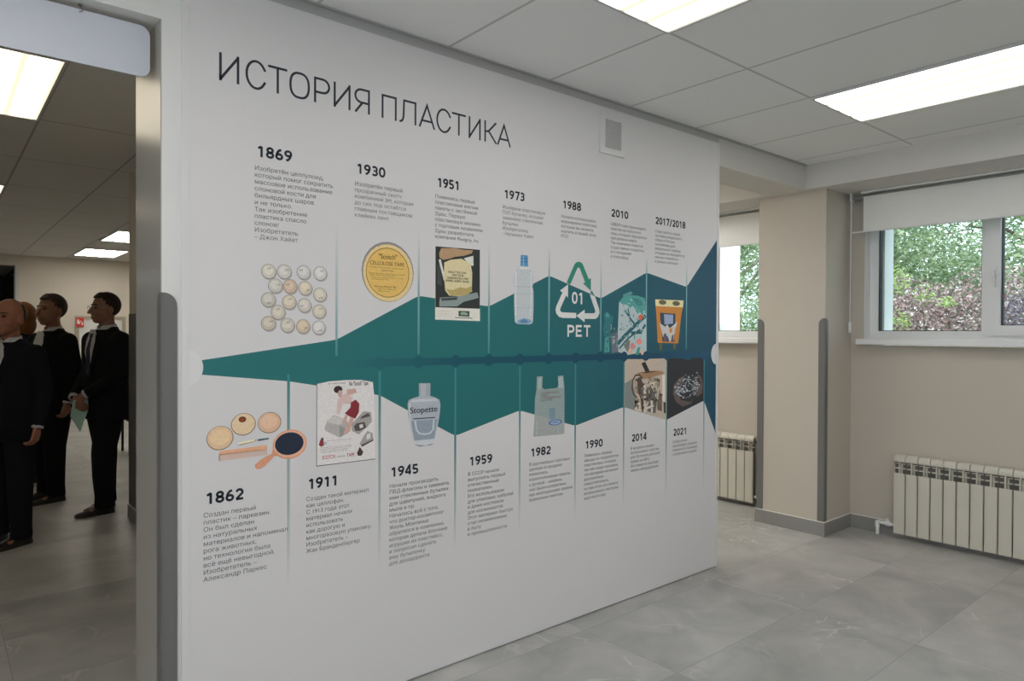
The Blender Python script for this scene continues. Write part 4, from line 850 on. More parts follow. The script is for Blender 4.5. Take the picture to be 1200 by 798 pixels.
# ---------------------------------------------------------------- radiators
M_RAD = mat('cream_radiator_enamel', (0.60, 0.58, 0.505, 1), 0.35, 0.4, 0.01, 3)
M_GAPSHADE = mat('radiator_gap_shade', (0.14, 0.135, 0.125, 1), 0.5)  # dark tone puts the shade between sections into the colour
def section():
    """one aluminium section, 80 mm pitch, front face at x = 0 towards -x, local y from -0.04 to 0.04"""
    bm = B(); h = 0.0376
    # front plate, slightly bowed
    fr = []
    for z in (0.04, 0.25, 0.474):
        fr.append([(0.010, -h, z), (0.001, -h + .003, z), (0.0, -h / 2, z), (0.0, h / 2, z), (0.001, h - .003, z), (0.010, h, z)])
    loft(bm, fr)
    # curved cap above the grille
    prof = [(0.004, 0.556), (0.0, 0.566), (0.003, 0.582), (0.012, 0.596), (0.028, 0.604), (0.058, 0.604), (0.058, 0.595), (0.032, 0.593), (0.020, 0.584), (0.013, 0.556)]
    loft(bm, [[(x, -h, z) for x, z in prof], [(x, h, z) for x, z in prof]])
    # central web linking plate and cap, and the water column
    box(bm, (0.002, -0.0035, 0.474), (0.03, 0.0035, 0.560))
    box(bm, (0.030, -0.014, 0.04), (0.054, 0.014, 0.594))
    box(bm, (0.012, -0.0345, 0.505), (0.060, 0.0345, 0.512)); box(bm, (0.018, -0.0345, 0.54), (0.060, 0.0345, 0.546))
    return bm
def radiator(ynear, nsec, label, valve_at_far):
    t = thing('radiator', (5.307, ynear, 0), label, 'radiator', 'white sectional radiators')
    me = None
    for k in range(nsec):
        yc = 0.04 + 0.08 * k
        if me is None:
            o = ob('section', section(), M_RAD, t, world=False); me = o
        else:
            o = me.copy(); COL.objects.link(o); o.parent = t
        o.location = (0, yc, 0)
    L = nsec * 0.08
    bm = B(); tube(bm, [(0.04, 0, 0.09), (0.04, L, 0.09)], 0.017); tube(bm, [(0.04, 0, 0.55), (0.04, L, 0.55)], 0.017)
    box(bm, (0.034, 0.002, 0.06), (0.040, L - 0.002, 0.585))  # dark sheet behind the sections, painted as the shade in their gaps
    ob('pipes_and_gap_shade', bm, M_GAPSHADE, t, world=False)
    bm = B(); s_ = 1 if valve_at_far else -1; e = L if valve_at_far else 0.0
    tube(bm, [(0.03, e, 0.09), (0.03, e + s_ * .09, 0.09)], 0.013, 12)
    tube(bm, [(0.03, e + s_ * .022, 0.09), (0.03, e + s_ * .058, 0.09)], 0.019, 12)
    tube(bm, [(0.03, e + s_ * .085, 0.09), (0.03, e + s_ * .110, 0.09), (0.03, e + s_ * .116, 0.078), (0.03, e + s_ * .116, 0.0)], 0.0125, 12)
    tube(bm, [(0.03, e + s_ * .100, 0.09), (0.03, e + s_ * .117, 0.09), (0.03, e + s_ * .117, 0.05)], 0.017, 12)
    tube(bm, [(0.03, e + s_ * .045, 0.09), (0.03, e + s_ * .045, 0.125)], 0.010, 10)
    ob('valve_pipe', bm, M_PVC, t, world=False)['label'] = 'white elbow pipe with a stub valve'
    bm = B()
    for y in (0.2, L - 0.2): box(bm, (0.05, y - .012, 0.5), (0.0725, y + .012, 0.53))
    ob('wall_bracket', bm, M_PVC, t, world=False)
    return t
radiator(2.0256 - 0.08 * 12, 12, 'long cream sectional radiator on the wall under the right-hand window', True)
radiator(3.136, 10, 'cream sectional radiator seen in the gap between display wall and column', False)

# ---------------------------------------------------------------- roller blinds
M_BLIND = mat('pale_grey_blind_fabric', (0.91, 0.915, 0.89, 1), 0.85, 0.1, 0.02, 60)
_nt = M_BLIND.node_tree; _tr = _nt.nodes.new('ShaderNodeBsdfTranslucent'); _tr.inputs[0].default_value = (0.80, 0.80, 0.75, 1)
_mx = _nt.nodes.new('ShaderNodeMixShader'); _mx.inputs[0].default_value = 0.12
_nt.links.new(_nt.nodes['Principled BSDF'].outputs[0], _mx.inputs[1]); _nt.links.new(_tr.outputs[0], _mx.inputs[2]); _nt.links.new(_mx.outputs[0], _nt.nodes['Material Output'].inputs['Surface'])
def blind(y0, y1, label, chain_at_hi):
    t = thing('roller_blind', (5.275, (y0 + y1) / 2, 2.50), label, 'roller blind', 'roller blinds over the windows')
    bm = B(); box(bm, (5.255, y0 + .03, 2.512), (5.325, y1 - .075, 2.5275), bev=0.003); ob('head_rail', bm, M_PVC, t)
    bm = B(); tube(bm, [(5.292, y0 + .02, 2.487), (5.292, y1 - .02, 2.487)], 0.021, 16); ob('roller_tube', bm, mat('grey_roller', (0.36, 0.36, 0.35, 1), 0.6), t, smooth=True)
    bm = B(); box(bm, (5.2705, y0 + .09, 2.232), (5.2725, y1 - .09, 2.489)); ob('blind_fabric', bm, M_BLIND, t)
    bm = B(); tube(bm, [(5.2715, y0 + .01, 2.231), (5.2715, y1 - .01, 2.231)], 0.0065, 8); ob('bottom_bar', bm, M_PVC, t)
    for y in (y0, y1):
        bm = B(); box(bm, (5.262, y - .006, 2.462), (5.318, y + .006, 2.5275), bev=0.003); ob('bracket', bm, M_PVC, t)
    yc = y1 + .001 if chain_at_hi else y0
    bm = B(); tube(bm, [(5.272, yc, 2.475), (5.271, yc, 1.56)], 0.0028, 6); tube(bm, [(5.258, yc - .012, 2.475), (5.268, yc - .002, 1.56)], 0.0022, 6)
    c = ob('pull_chain', bm, M_PVC, t)
    bm = B(); tube(bm, [(5.27, yc, 1.565), (5.27, yc, 1.55), (5.27, yc, 1.50), (5.27, yc, 1.482)], [0.005, 0.010, 0.011, 0.006], 10); ob('chain_weight', bm, M_PVC, c)
    return t
blind(-0.2, 2.325, 'pale roller blind half lowered over the window right of the column', True)
blind(2.94, 5.05, 'pale roller blind over the window seen between display wall and column', False)

# ---------------------------------------------------------------- grey corner guards with rounded tops
def guard(cx_, cy_, dx, wx, dy, wy, z0, z1, label, name='corner_guard'):
    """an angle of sheet plastic on the vertical edge at (cx, cy): one leaf runs wx along dx, the other wy along dy"""
    t = thing(name, (cx_, cy_, z0), label, 'corner guard', 'grey corner guards')
    th = 0.004
    def leaf(w):
        rr = min(w, 0.042)
        return [(0, z0), (w, z0), (w, z1 - .045)] + [(w - rr + rr * math.cos(R(a)), z1 - .045 + .045 * math.sin(R(a))) for a in range(15, 90, 15)] + [(max(0, w - rr), z1), (0, z1)] if w > rr + .001 else [(0, z0), (w, z0), (w, z1 - .045)] + [(w * math.cos(R(a)), z1 - .045 + .045 * math.sin(R(a))) for a in range(15, 90, 15)] + [(0, z1)]
    # leaf lying in the x direction (face normal along -dy side)
    bm = B(); prism(bm, [(cx_ + dx * u, z) for u, z in leaf(wx)], 1, cy_ - dy * th, cy_)
    bmesh.ops.recalc_face_normals(bm, faces=bm.faces); ob('leaf', bm, M_GUARD, t)
    bm = B(); prism(bm, [(cy_ + dy * u, z) for u, z in leaf(wy)], 0, cx_ - dx * th, cx_)
    bmesh.ops.recalc_face_normals(bm, faces=bm.faces); ob('leaf', bm, M_GUARD, t)
    return t
guard(4.958, 2.3625, 1, .038, 1, .047, .106, 1.588, 'grey round-topped corner guard on the right edge of the column')
guard(4.958, 2.893, 1, .038, -1, .050, .106, 1.588, 'grey round-topped corner guard on the left edge of the column')
guard(0.58, 2.4913, 1, .047, 1, .050, 0.0, 1.595, 'wide grey corner guard on the passage edge left of the display wall')
guard(1.19, 6.12, 1, .012, -1, .32, .106, 1.606, 'dark grey guard on the short hall wall behind the passage edge')

# ---------------------------------------------------------------- vent on the display wall
VT = thing('wall_vent', (2.773, PY, 2.52), 'white square vent grille near the top right of the display wall', 'vent')
bm = B(); vx0, vx1, vz0, vz1 = 2.674, 2.872, 2.418, 2.630
for a, b_ in (((vx0, vz0), (vx1, vz0 + .032)), ((vx0, vz1 - .032), (vx1, vz1)), ((vx0, vz0 + .032), (vx0 + .04, vz1 - .032)), ((vx1 - .032, vz0 + .032), (vx1, vz1 - .032))):
    box(bm, (a[0], PY - .011, a[1]), (b_[0], PY, b_[1]))
bmesh.ops.remove_doubles(bm, verts=bm.verts, dist=1e-5)
M_VENT = mat('white_vent_plastic', (0.73, 0.73, 0.725, 1), 0.4, 0.4)
ob('vent_frame', bm, M_VENT, VT)
bm = B()
gx0, gx1, gz0, gz1 = vx0 + .04, vx1 - .032, vz0 + .032, vz1 - .032
for k in range(15): x = gx0 + (gx1 - gx0) * k / 14; box(bm, (x - .0022, PY - .0085, gz0), (x + .0022, PY - .004, gz1))
for k in range(17): z = gz0 + (gz1 - gz0) * k / 16; box(bm, (gx0, PY - .0085, z - .0022), (gx1, PY - .004, z + .0022))
ob('vent_mesh', bm, M_VENT, VT)
bm = B(); box(bm, (gx0, PY - .003, gz0), (gx1, PY, gz1)); ob('vent_backing', bm, mat('vent_shadow_grey', (0.60, 0.60, 0.60, 1), 0.7), VT)

# ---------------------------------------------------------------- blank sign hung in the passage
SG = thing('hanging_sign', (-0.2, 2.55, 2.4), 'blank pale grey rounded sign board hanging in the passage', 'sign')
sx0, sx1, sz0, sz1, rr = -0.95, 0.557, 2.310, 2.479, 0.032
pts = []
for cx_, cz_, t0 in ((sx1 - rr, sz0 + rr, -90), (sx1 - rr, sz1 - rr, 0), (sx0 + rr, sz1 - rr, 90), (sx0 + rr, sz0 + rr, 180)): pts += arc(cx_, cz_, rr, rr, t0, t0 + 90, 8)
bm = B(); prism(bm, pts, 1, 2.545, 2.553); bmesh.ops.recalc_face_normals(bm, faces=bm.faces)
ob('sign_board', bm, mat('pale_grey_sign', (0.60, 0.63, 0.70, 1), 0.35, 0.4), SG)
for x in (0.359, -0.75):
    bm = B(); tube(bm, [(x, 2.549, 2.496), (x, 2.549, 2.488), (x + .006, 2.546, 2.482), (x + .004, 2.543, 2.473), (x - .002, 2.543, 2.470), (x - .004, 2.549, 2.474)], 0.0016, 8); tube(bm, [(x, 2.549, 2.496), (x, 2.549, 2.491)], 0.006, 10)
    ob('sign_hook', bm, mat('steel_hook', (0.25, 0.25, 0.25, 1), 0.35, 0.5, metal=0.8), SG)

# ---------------------------------------------------------------- people
DG = bpy.context.evaluated_depsgraph_get
def solid(name, bm, m, parent, voxel=0.008, smooth=6, fac=0.5):
    """fuse overlapping volumes into one continuous skin"""
    me = bpy.data.meshes.new(name); bmesh.ops.recalc_face_normals(bm, faces=bm.faces); bm.to_mesh(me); bm.free()
    o = bpy.data.objects.new(name, me); COL.objects.link(o)
    a = o.modifiers.new('fuse', 'REMESH'); a.mode = 'VOXEL'; a.voxel_size = voxel
    s_ = o.modifiers.new('soft', 'SMOOTH'); s_.iterations = smooth; s_.factor = fac
    bpy.context.view_layer.update()
    nm = bpy.data.meshes.new_from_object(o.evaluated_get(DG()))
    bpy.data.objects.remove(o)
    nm.materials.clear(); nm.materials.append(m)
    for p in nm.polygons: p.use_smooth = True
    nm.name = name
    o = bpy.data.objects.new(name, nm); COL.objects.link(o); o.parent = parent
    return o
def plainpart(name, bm, m, parent, smooth=True):
    bmesh.ops.recalc_face_normals(bm, faces=bm.faces)
    return ob(name, bm, m, parent, smooth, world=False)
def ering(c, rx, ry, z, n=24, sq=0.9):
    out = []
    for i in range(n):
        t = 2 * math.pi * i / n; a, b_ = math.cos(t), math.sin(t)
        out.append((c[0] + rx * math.copysign(abs(a) ** sq, a), c[1] + ry * math.copysign(abs(b_) ** sq, b_), z))
    return out
def hand(bm, wrist, fwd, palm, thumb_side, curl=35, k=1.0):
    """palm of joined metacarpals, four fingers of unequal length with two bends and a thumb from the side of the palm"""
    f = Vector(fwd).normalized(); p = Vector(palm).normalized(); s_ = f.cross(p).normalized() * thumb_side
    w = Vector(wrist)
    for i, (off, ln, r) in enumerate(((.027, .074, .0088), (.009, .082, .0092), (-.009, .076, .0088), (-.026, .060, .0078))):
        kn = w + f * .088 * k + s_ * off * k
        capsule(bm, w + s_ * off * .55 * k, kn, .015 * k, .0115 * k, 8)
        d, q = f.copy(), kn
        for seg, bend in ((.46, curl), (.32, curl * .9), (.24, curl * .6)):
            ax = f.cross(p)
            d = (Matrix.Rotation(R(bend), 3, ax) @ d).normalized()
            e = q + d * ln * seg * k
            capsule(bm, q, e, r * k, r * .93 * k, 8); q = e
    a = w + f * .028 * k + s_ * .026 * k
    b_ = a + (f * .6 + s_ * .75 + p * .35).normalized() * .042 * k
    c = b_ + (f * .9 + s_ * .15 + p * .35).normalized() * .034 * k
    capsule(bm, w + s_ * .008 * k, a, .014 * k, .0125 * k, 8); capsule(bm, a, b_, .0118 * k, .0102 * k, 8); capsule(bm, b_, c, .0100 * k, .0085 * k, 8)
M_SUIT = mat('black_suit_cloth', (0.007, 0.0075, 0.009, 1), 0.9, 0.15, 0.1, 40)
M_SUITN = mat('dark_navy_suit_cloth', (0.008, 0.009, 0.013, 1), 0.9, 0.15, 0.1, 40)
M_SHIRT = mat('white_shirt_cotton', (0.55, 0.55, 0.57, 1), 0.8, 0.1)
M_TIE = mat('dark_tie_silk', (0.02, 0.025, 0.05, 1), 0.5)
M_SHOE = mat('black_shoe_leather', (0.012, 0.011, 0.011, 1), 0.35, 0.5)
M_EYE = mat('eye_dark', (0.03, 0.02, 0.015, 1), 0.2)
def person(loc, face, label, H=1.78, belly=0.0, head_turn=0, skin=(0.42, 0.20, 0.13, 1), hair=(0.03, 0.02, 0.015, 1), hairstyle='short', suit=M_SUIT, tie=True, arms='down', wide=1.0, hs=1.1, legs=((-.10, 0.0), (.10, 0.0)), glasses=False, toe=(12, -12)):
    """local frame: the figure looks along -y, its left is +x"""
    rz = math.atan2(face[1], face[0]) + math.pi / 2
    t = thing('person', (loc[0], loc[1], 0), label, 'person', None, rz)
    k = H / 1.78
    msk = mat('skin_%d_%d' % (skin[0] * 100, skin[1] * 100), skin, 0.5, 0.3, 0.05, 30)
    mha = mat('hair_%d_%d_%d' % (hair[0] * 1000, hair[1] * 1000, hair[2] * 1000), hair, 0.6, 0.3, 0.2, 90)
    V = lambda x, y, z: Vector((x, y, z)) * k
    sh = .185 * wide
    # arm joints
    J = {}
    for s_ in (-1, 1):
        S_ = V(s_ * sh, .015, 1.405)
        if arms == 'down': E_, W_ = V(s_ * (sh + .065), .035, 1.14), V(s_ * (sh + .062), -.03, .885)
        else: E_, W_ = V(s_ * (sh + .062), .03, 1.15), V(s_ * .085, -.195 - belly, .985 if s_ > 0 else .955)
        J[s_] = (S_, E_, W_)
    # --- body: head, neck, trunk, limbs and hands as one skin
    hr = Matrix.Rotation(R(head_turn), 3, 'Z'); pv_ = V(0, .015, 1.55)
    Hd = lambda x, y, z: pv_ + hr @ (V(x, y, z) - pv_) * hs
    kh = k * hs
    bm = B()
    ellipsoid(bm, Hd(0, .018, 1.682), (.075 * kh, .094 * kh, .096 * kh), hr)
    ellipsoid(bm, Hd(0, -.012, 1.618), (.064 * kh, .074 * kh, .074 * kh), hr)
    ellipsoid(bm, Hd(0, -.048, 1.572), (.034 * kh, .030 * kh, .026 * kh), hr)
    ellipsoid(bm, Hd(0, -.03, 1.60), (.055 * kh, .055 * kh, .05 * kh), hr)
    capsule(bm, Hd(0, -.078, 1.668), Hd(0, -.104, 1.628), .009 * kh, .0135 * kh, 10)
    ellipsoid(bm, Hd(0, -.093, 1.626), (.0175 * kh, .012 * kh, .009 * kh), hr)
    capsule(bm, Hd(-.038, -.064, 1.685), Hd(.038, -.064, 1.685), .011 * kh, .011 * kh, 8)
    capsule(bm, Hd(-.020, -.079, 1.594), Hd(.020, -.079, 1.594), .0065 * kh, .0065 * kh, 8)
    capsule(bm, Hd(-.017, -.077, 1.584), Hd(.017, -.077, 1.584), .0070 * kh, .0070 * kh, 8)
    for s_ in (-1, 1):
        ellipsoid(bm, Hd(s_ * .077, .014, 1.645), (.011 * kh, .020 * kh, .031 * kh), hr)
        ellipsoid(bm, Hd(s_ * .040, -.050, 1.622), (.027 * kh, .028 * kh, .026 * kh), hr)
    capsule(bm, V(0, .028, 1.46), Hd(0, .016, 1.60), .060 * k, .056 * k, 16)
    loft(bm, [ering((0, .01 - belly * .2), rx * k * wide, ry * k, z * k) for z, rx, ry in ((.90, .155, .105), (1.05, .15, .10 + belly * .3), (1.25, .165, .11), (1.40, .165, .10), (1.47, .09, .07))])
    for s_ in (-1, 1):
        S_, E_, W_ = J[s_]
        capsule(bm, S_ * .97, E_, .050 * k, .040 * k, 12); capsule(bm, E_, W_, .038 * k, .026 * k, 12)
        if arms == 'down': hand(bm, W_ + V(0, -.005, -.012), V(s_ * -.05, -.22, -1), V(-s_, -.1, 0), 1 if s_ > 0 else -1, 38, k * 1.05)
        else: hand(bm, W_ + V(-s_ * .02, -.004, -.012), V(-s_ * .85, -.25, -.5), V(0, 1, -.15), 1 if s_ > 0 else -1, 40, k * 1.05)
        lx, ly = legs[0] if s_ < 0 else legs[1]
        capsule(bm, V(s_ * .085, .01, .90), V(lx, ly - .015, .49), .075 * k, .05 * k, 12); capsule(bm, V(lx, ly - .015, .49), V(lx, ly + .02, .10), .047 * k, .034 * k, 12)
        capsule(bm, V(lx, ly + .03, .045), V(lx, ly - .10, .034), .024 * k, .020 * k, 10)
    solid('body', bm, msk, t, 0.0055, 4)
    # --- hair, eyes, brows
    if hairstyle != 'none':
        bm = B(); grow = {'short': .003, 'thin': .002, 'bob': .026}[hairstyle]
        ellipsoid(bm, V(0, .02, 1.688), ((.076 + grow) * k, (.096 + grow) * k, (.094 + grow) * k), None, 32, 20)
        if hairstyle == 'bob': ellipsoid(bm, V(0, .05, 1.60), (.092 * k, .075 * k, .11 * k), None, 24, 14)
        def cut(v):
            x, y, z = v.co / k
            if hairstyle == 'short':
                line = 1.728 if y < -.05 else (1.66 + (-y) / .05 * .068 if y < 0 else 1.60 - y * .35)
            elif hairstyle == 'thin':
                if y < .02: return True
                if z > 1.755: return True
                line = 1.64 if y < .03 else 1.59
            else: line = 1.70 if y < -.05 else 1.5
            return z < line
        bmesh.ops.delete(bm, geom=[v for v in bm.verts if cut(v)], context='VERTS')
        for v in bm.verts:
            if hairstyle == 'short' and v.co.y < -.02 * k and v.co.z > 1.73 * k: v.co += Vector((0.004, -.006, .006)) * k
            v.co = pv_ + hr @ (v.co - pv_) * hs
        r_ = bmesh.ops.solidify(bm, geom=bm.faces, thickness=0.008 * k)
        plainpart('hair', bm, mha, t)
    for s_ in (-1, 1):
        bm = B(); ellipsoid(bm, Hd(s_ * .032, -.071, 1.664), (.014 * kh, .008 * kh, .006 * kh), hr, 12, 8); plainpart('eye', bm, M_EYE, t)
        bm = B(); capsule(bm, Hd(s_ * .018, -.079, 1.685), Hd(s_ * .046, -.068, 1.688), .0045 * k, .0035 * k, 8); plainpart('eyebrow', bm, mha, t)
    if glasses:
        bm = B()
        for s_ in (-1, 1):
            tube(bm, [Hd(s_ * .033 + .021 * math.cos(a), -.093, 1.662 + .016 * math.sin(a)) for a in [2 * math.pi * i / 16 for i in range(17)]], .0016, 6)
            tube(bm, [Hd(s_ * .054, -.092, 1.665), Hd(s_ * .078, -.02, 1.665), Hd(s_ * .080, .015, 1.66)], .0016, 6)
        tube(bm, [Hd(-.012, -.094, 1.664), Hd(.012, -.094, 1.664)], .0016, 6)
        plainpart('glasses', bm, mat('steel_spectacles', (0.3, 0.3, 0.3, 1), 0.3, metal=0.8), t)
    # --- trousers
    bm = B()
    loft(bm, [ering((0, .012), rx * k * wide, ry * k, z * k) for z, rx, ry in ((.80, .165, .115), (.92, .178, .125), (1.04, .165, .115 + belly * .4))])
    for s_ in (-1, 1):
        lx, ly = legs[0] if s_ < 0 else legs[1]
        rg = []
        for z, rx, ry, u in ((.88, .098, .118, 0), (.70, .092, .105, .5), (.49, .076, .088, 1), (.30, .070, .080, 1), (.14, .062, .070, 1), (.055, .064, .076, 1), (.045, .060, .072, 1)):
            rg.append(ering(((s_ * .088 + (lx - s_ * .088) * u) * k, (.012 + (ly - .0 - .012) * u + (.008 if z < .2 else 0)) * k), rx * k, ry * k, z * k))
        loft(bm, rg)
    solid('trousers', bm, suit, t, 0.011, 3)
    # --- shoes
    for s_, tr in ((-1, toe[0]), (1, toe[1])):
        lx, ly = legs[0] if s_ < 0 else legs[1]
        bm = B(); rg = []
        for y, w, z in ((.075, .020, .050), (.065, .034, .072), (.02, .039, .080), (-.03, .040, .074), (-.09, .047, .052), (-.14, .046, .040), (-.18, .034, .034), (-.20, .014, .026)):
            rg.append([(w * math.cos(a), y, .012 + (z - .012) * max(0, math.sin(a)) if math.sin(a) > 0 else .012 + .010 * math.sin(a)) for a in [2 * math.pi * i / 16 for i in range(16)]])
        loft(bm, rg)
        prism(bm, [(x * 1.03, y) for x, y in ((-.02, .078), (.02, .078), (.036, .06), (.038, .0), (.044, -.09), (.042, -.15), (.025, -.195), (-.025, -.195), (-.042, -.15), (-.044, -.09), (-.038, .0), (-.036, .06))], 2, 0.0, .013)
        m_ = Matrix.Translation(V(lx, ly, 0)) @ Matrix.Rotation(R(tr), 4, 'Z') @ Matrix.Scale(k * 1.04, 4)
        bmesh.ops.transform(bm, matrix=m_, verts=bm.verts)
        plainpart('shoe', bm, M_SHOE, t)
    # --- jacket
    prof = ((.765, .212, .138), (.86, .215, .142 + belly * .5), (.98, .205, .140 + belly), (1.08, .192, .132 + belly), (1.20, .198, .136 + belly * .7), (1.32, .206, .138 + belly * .3), (1.39, .198, .126), (1.445, .140, .104), (1.495, .080, .080))
    def fy(z):
        for (z0, x0, y0), (z1, x1, y1) in zip(prof, prof[1:]):
            if z0 <= z <= z1:
                u = (z - z0) / (z1 - z0); return (x0 + (x1 - x0) * u) * wide, y0 + (y1 - y0) * u
        return prof[-1][1] * wide, prof[-1][2]
    CY = .012
    bm = B()
    loft(bm, [ering((0, CY * k - 0), rx * k * wide, ry * k, z * k) for z, rx, ry in prof])
    capsule(bm, V(-sh + .02, .015, 1.398), V(sh - .02, .015, 1.398), .074 * k, .074 * k, 14)
    for s_ in (-1, 1): capsule(bm, V(s_ * .040, .035, 1.485), V(s_ * (sh - .01), .018, 1.405), .045 * k, .070 * k, 14)
    capsule(bm, V(-.035, .070, 1.50), V(.035, .070, 1.50), .030 * k, .030 * k, 12)
    for s_ in (-1, 1):
        S_, E_, W_ = J[s_]
        capsule(bm, S_, E_, .078 * k, .060 * k, 14); capsule(bm, E_, E_ + (W_ - E_) * .96, .059 * k, .043 * k, 14)
    solid('jacket', bm, suit, t, 0.010, 5)
    def patch(name, rows, m, off, th=.004, parent=t):
        """cloth lying on the chest: rows of (z, half-width left x, right x)"""
        bm = B(); g = []
        for z, xa, xb in rows:
            rx, ry = fy(z); line = []
            for i in range(9):
                x = xa + (xb - xa) * i / 8; q = min(.98, abs(x) / rx)
                y = CY - ry * (1 - q ** 2.2) ** .5
                line.append(V(x, y - off - (.012 if z > 1.45 else 0) - (.014 if z > 1.48 else 0), z))
            g.append(line)
        vs = [[bm.verts.new(p) for p in r_] for r_ in g]
        for a, b_ in zip(vs, vs[1:]):
            for i in range(8): bm.faces.new((a[i], a[i + 1], b_[i + 1], b_[i]))
        bmesh.ops.recalc_face_normals(bm, faces=bm.faces)
        bmesh.ops.solidify(bm, geom=bm.faces[:], thickness=th)
        return plainpart(name, bm, m, parent)
    # shirt front in the V of the jacket, collar, tie, lapels
    sf = patch('shirt_front', [(1.14, -.004, .004), (1.22, -.030, .030), (1.32, -.058, .058), (1.40, -.066, .066), (1.46, -.050, .050), (1.495, -.034, .034)], M_SHIRT, .006)
    bm = B()
    rings = []
    for r_, z in ((.068, 1.455), (.070, 1.495), (.066, 1.528)):
        rings.append([V(r_ * math.sin(a), .022 - (r_ + .004) * math.cos(a), z + (.0 if abs(a) > .5 else -.03 * (1 - abs(a) / .5)) + (.018 * (1 - math.cos(a)) / 2)) for a in [R(-180 + 15 * i) for i in range(24)]])
    loft(bm, rings, caps=False); bmesh.ops.recalc_face_normals(bm, faces=bm.faces); bmesh.ops.solidify(bm, geom=bm.faces[:], thickness=.006)
    plainpart('shirt_collar', bm, M_SHIRT, t)
    if tie:
        patch('tie', [(1.10, -.030, .030), (1.20, -.030, .030), (1.34, -.022, .022), (1.425, -.014, .014), (1.43, -.018, .018), (1.465, -.024, .024)], M_TIE, .013)
    for s_ in (-1, 1):
        patch('lapel', [(1.12, s_ * .006, s_ * .012), (1.22, s_ * .034, s_ * .075), (1.32, s_ * .062, s_ * .115), (1.37, s_ * .066, s_ * .118), (1.395, s_ * .068, s_ * .098), (1.455, s_ * .054, s_ * .078)], suit, .010, .005)
        S_, E_, W_ = J[s_]; d = (W_ - E_).normalized()
        bm = B(); tube(bm, [E_ + (W_ - E_) * .90, W_ + d * .020 * k], [.0395 * k, .0375 * k], 16); plainpart('shirt_cuff', bm, M_SHIRT, t)
    return t
person((1.075, 6.46), (-.93, -.36), 'man in a black suit and glasses standing in profile nearest the passage edge, hands clasped', H=1.765, head_turn=-8, skin=(0.30, 0.15, 0.10, 1), hair=(0.022, 0.013, 0.009, 1), arms='clasp', wide=1.1, glasses=True, legs=((-.085, .06), (.085, -.06)), toe=(14, -10))
person((0.40, 5.88), (-.72, -.69), 'balding man in a dark suit and tie at the left edge of the photo', H=1.655, belly=.055, head_turn=2, hs=1.18, skin=(0.36, 0.16, 0.10, 1), hair=(0.05, 0.03, 0.02, 1), hairstyle='thin', suit=M_SUITN, wide=1.08, legs=((-.13, .04), (.12, -.03)))
person((0.79, 7.20), (-.88, -.48), 'man with short grey-brown hair and open white collar standing between two suited men', H=1.75, belly=.03, head_turn=0, hs=1.2, skin=(0.31, 0.155, 0.105, 1), hair=(0.05, 0.035, 0.025, 1), tie=False, wide=1.05, legs=((-.12, .03), (.12, -.05)))
person((0.66, 8.1), (-.3, .95), 'person with reddish hair mostly hidden between two men in the hall', H=1.70, skin=(0.35, 0.18, 0.12, 1), hair=(0.20, 0.075, 0.02, 1), hairstyle='bob', suit=mat('blue_black_cloth', (0.015, 0.02, 0.035, 1), 0.85, 0.15), tie=False, wide=.88)
# folded pale green sheet held in the clasped hands
PG = thing('leaflet', (0.90, 6.37, .845), 'pale green folded leaflet held at the thigh of the man with glasses', 'leaflet')
M_LEAF = mat('pale_green_paper', (0.42, 0.62, 0.54, 1), 0.6, 0.2, 0.06, 40)
def leafpage(name, tilt):
    bm = B(); prism(bm, [(-.055, .08), (.045, .085), (.048, .005), (-.008, -.175), (-.075, -.045)], 1, 0, .002)
    bmesh.ops.recalc_face_normals(bm, faces=bm.faces)
    bmesh.ops.transform(bm, matrix=Matrix.Translation((.90, 6.37, .845)) @ Matrix.Rotation(R(-12), 4, 'Z') @ Matrix.Rotation(R(tilt), 4, 'X'), verts=bm.verts)
    ob(name, bm, M_LEAF, PG)
leafpage('page', 3); leafpage('page', -2)

# ---------------------------------------------------------------- far end of the hall
bm = B(); ww = 0.055
yD = 13.7
box(bm, (1.845, yD - .03, 0), (1.845 + ww, yD, 1.735)); box(bm, (2.60 - ww, yD - .03, 0), (2.60, yD, 1.735)); box(bm, (1.845 + ww, yD - .03, 1.68), (2.60 - ww, yD, 1.735))
d1 = struct('door_1', bm, mat('beige_door_frame', (0.42, 0.37, 0.29, 1), 0.5), 'white panel door with beige frame in the far hall wall', 'door')
bm = B(); box(bm, (1.845 + ww, yD - .018, 0.01), (2.60 - ww, yD, 1.68)); struct('door_leaf', bm, mat('white_door_leaf', (0.72, 0.72, 0.70, 1), 0.45), '', '', d1)
bm = B(); tube(bm, [(1.95, yD - .02, .95), (1.95, yD - .06, .95), (2.05, yD - .06, .95)], .009, 8); struct('door_handle', bm, M_ALU, '', '', d1)
SG2 = thing('safety_sign', (1.91, yD - .034, 1.63), 'small red safety sign with a white symbol high on the far door', 'sign')
bm = B(); box(bm, (1.855, yD - .036, 1.548), (1.97, yD - .032, 1.705)); ob('sign_plate', bm, mat('red_sign_plate', (0.62, 0.05, 0.03, 1), 0.5), SG2)
bm = B()
for q in ([(1.870, 1.60), (1.915, 1.60), (1.915, 1.63), (1.935, 1.65), (1.925, 1.66), (1.90, 1.64), (1.90, 1.675), (1.870, 1.675)], [(1.935, 1.58), (1.955, 1.58), (1.955, 1.64), (1.935, 1.63)]):
    prism(bm, q, 1, yD - .0385, yD - .036)
bmesh.ops.recalc_face_normals(bm, faces=bm.faces); ob('sign_symbol', bm, mat('white_sign_ink', (0.75, 0.70, 0.66, 1), 0.5), SG2)
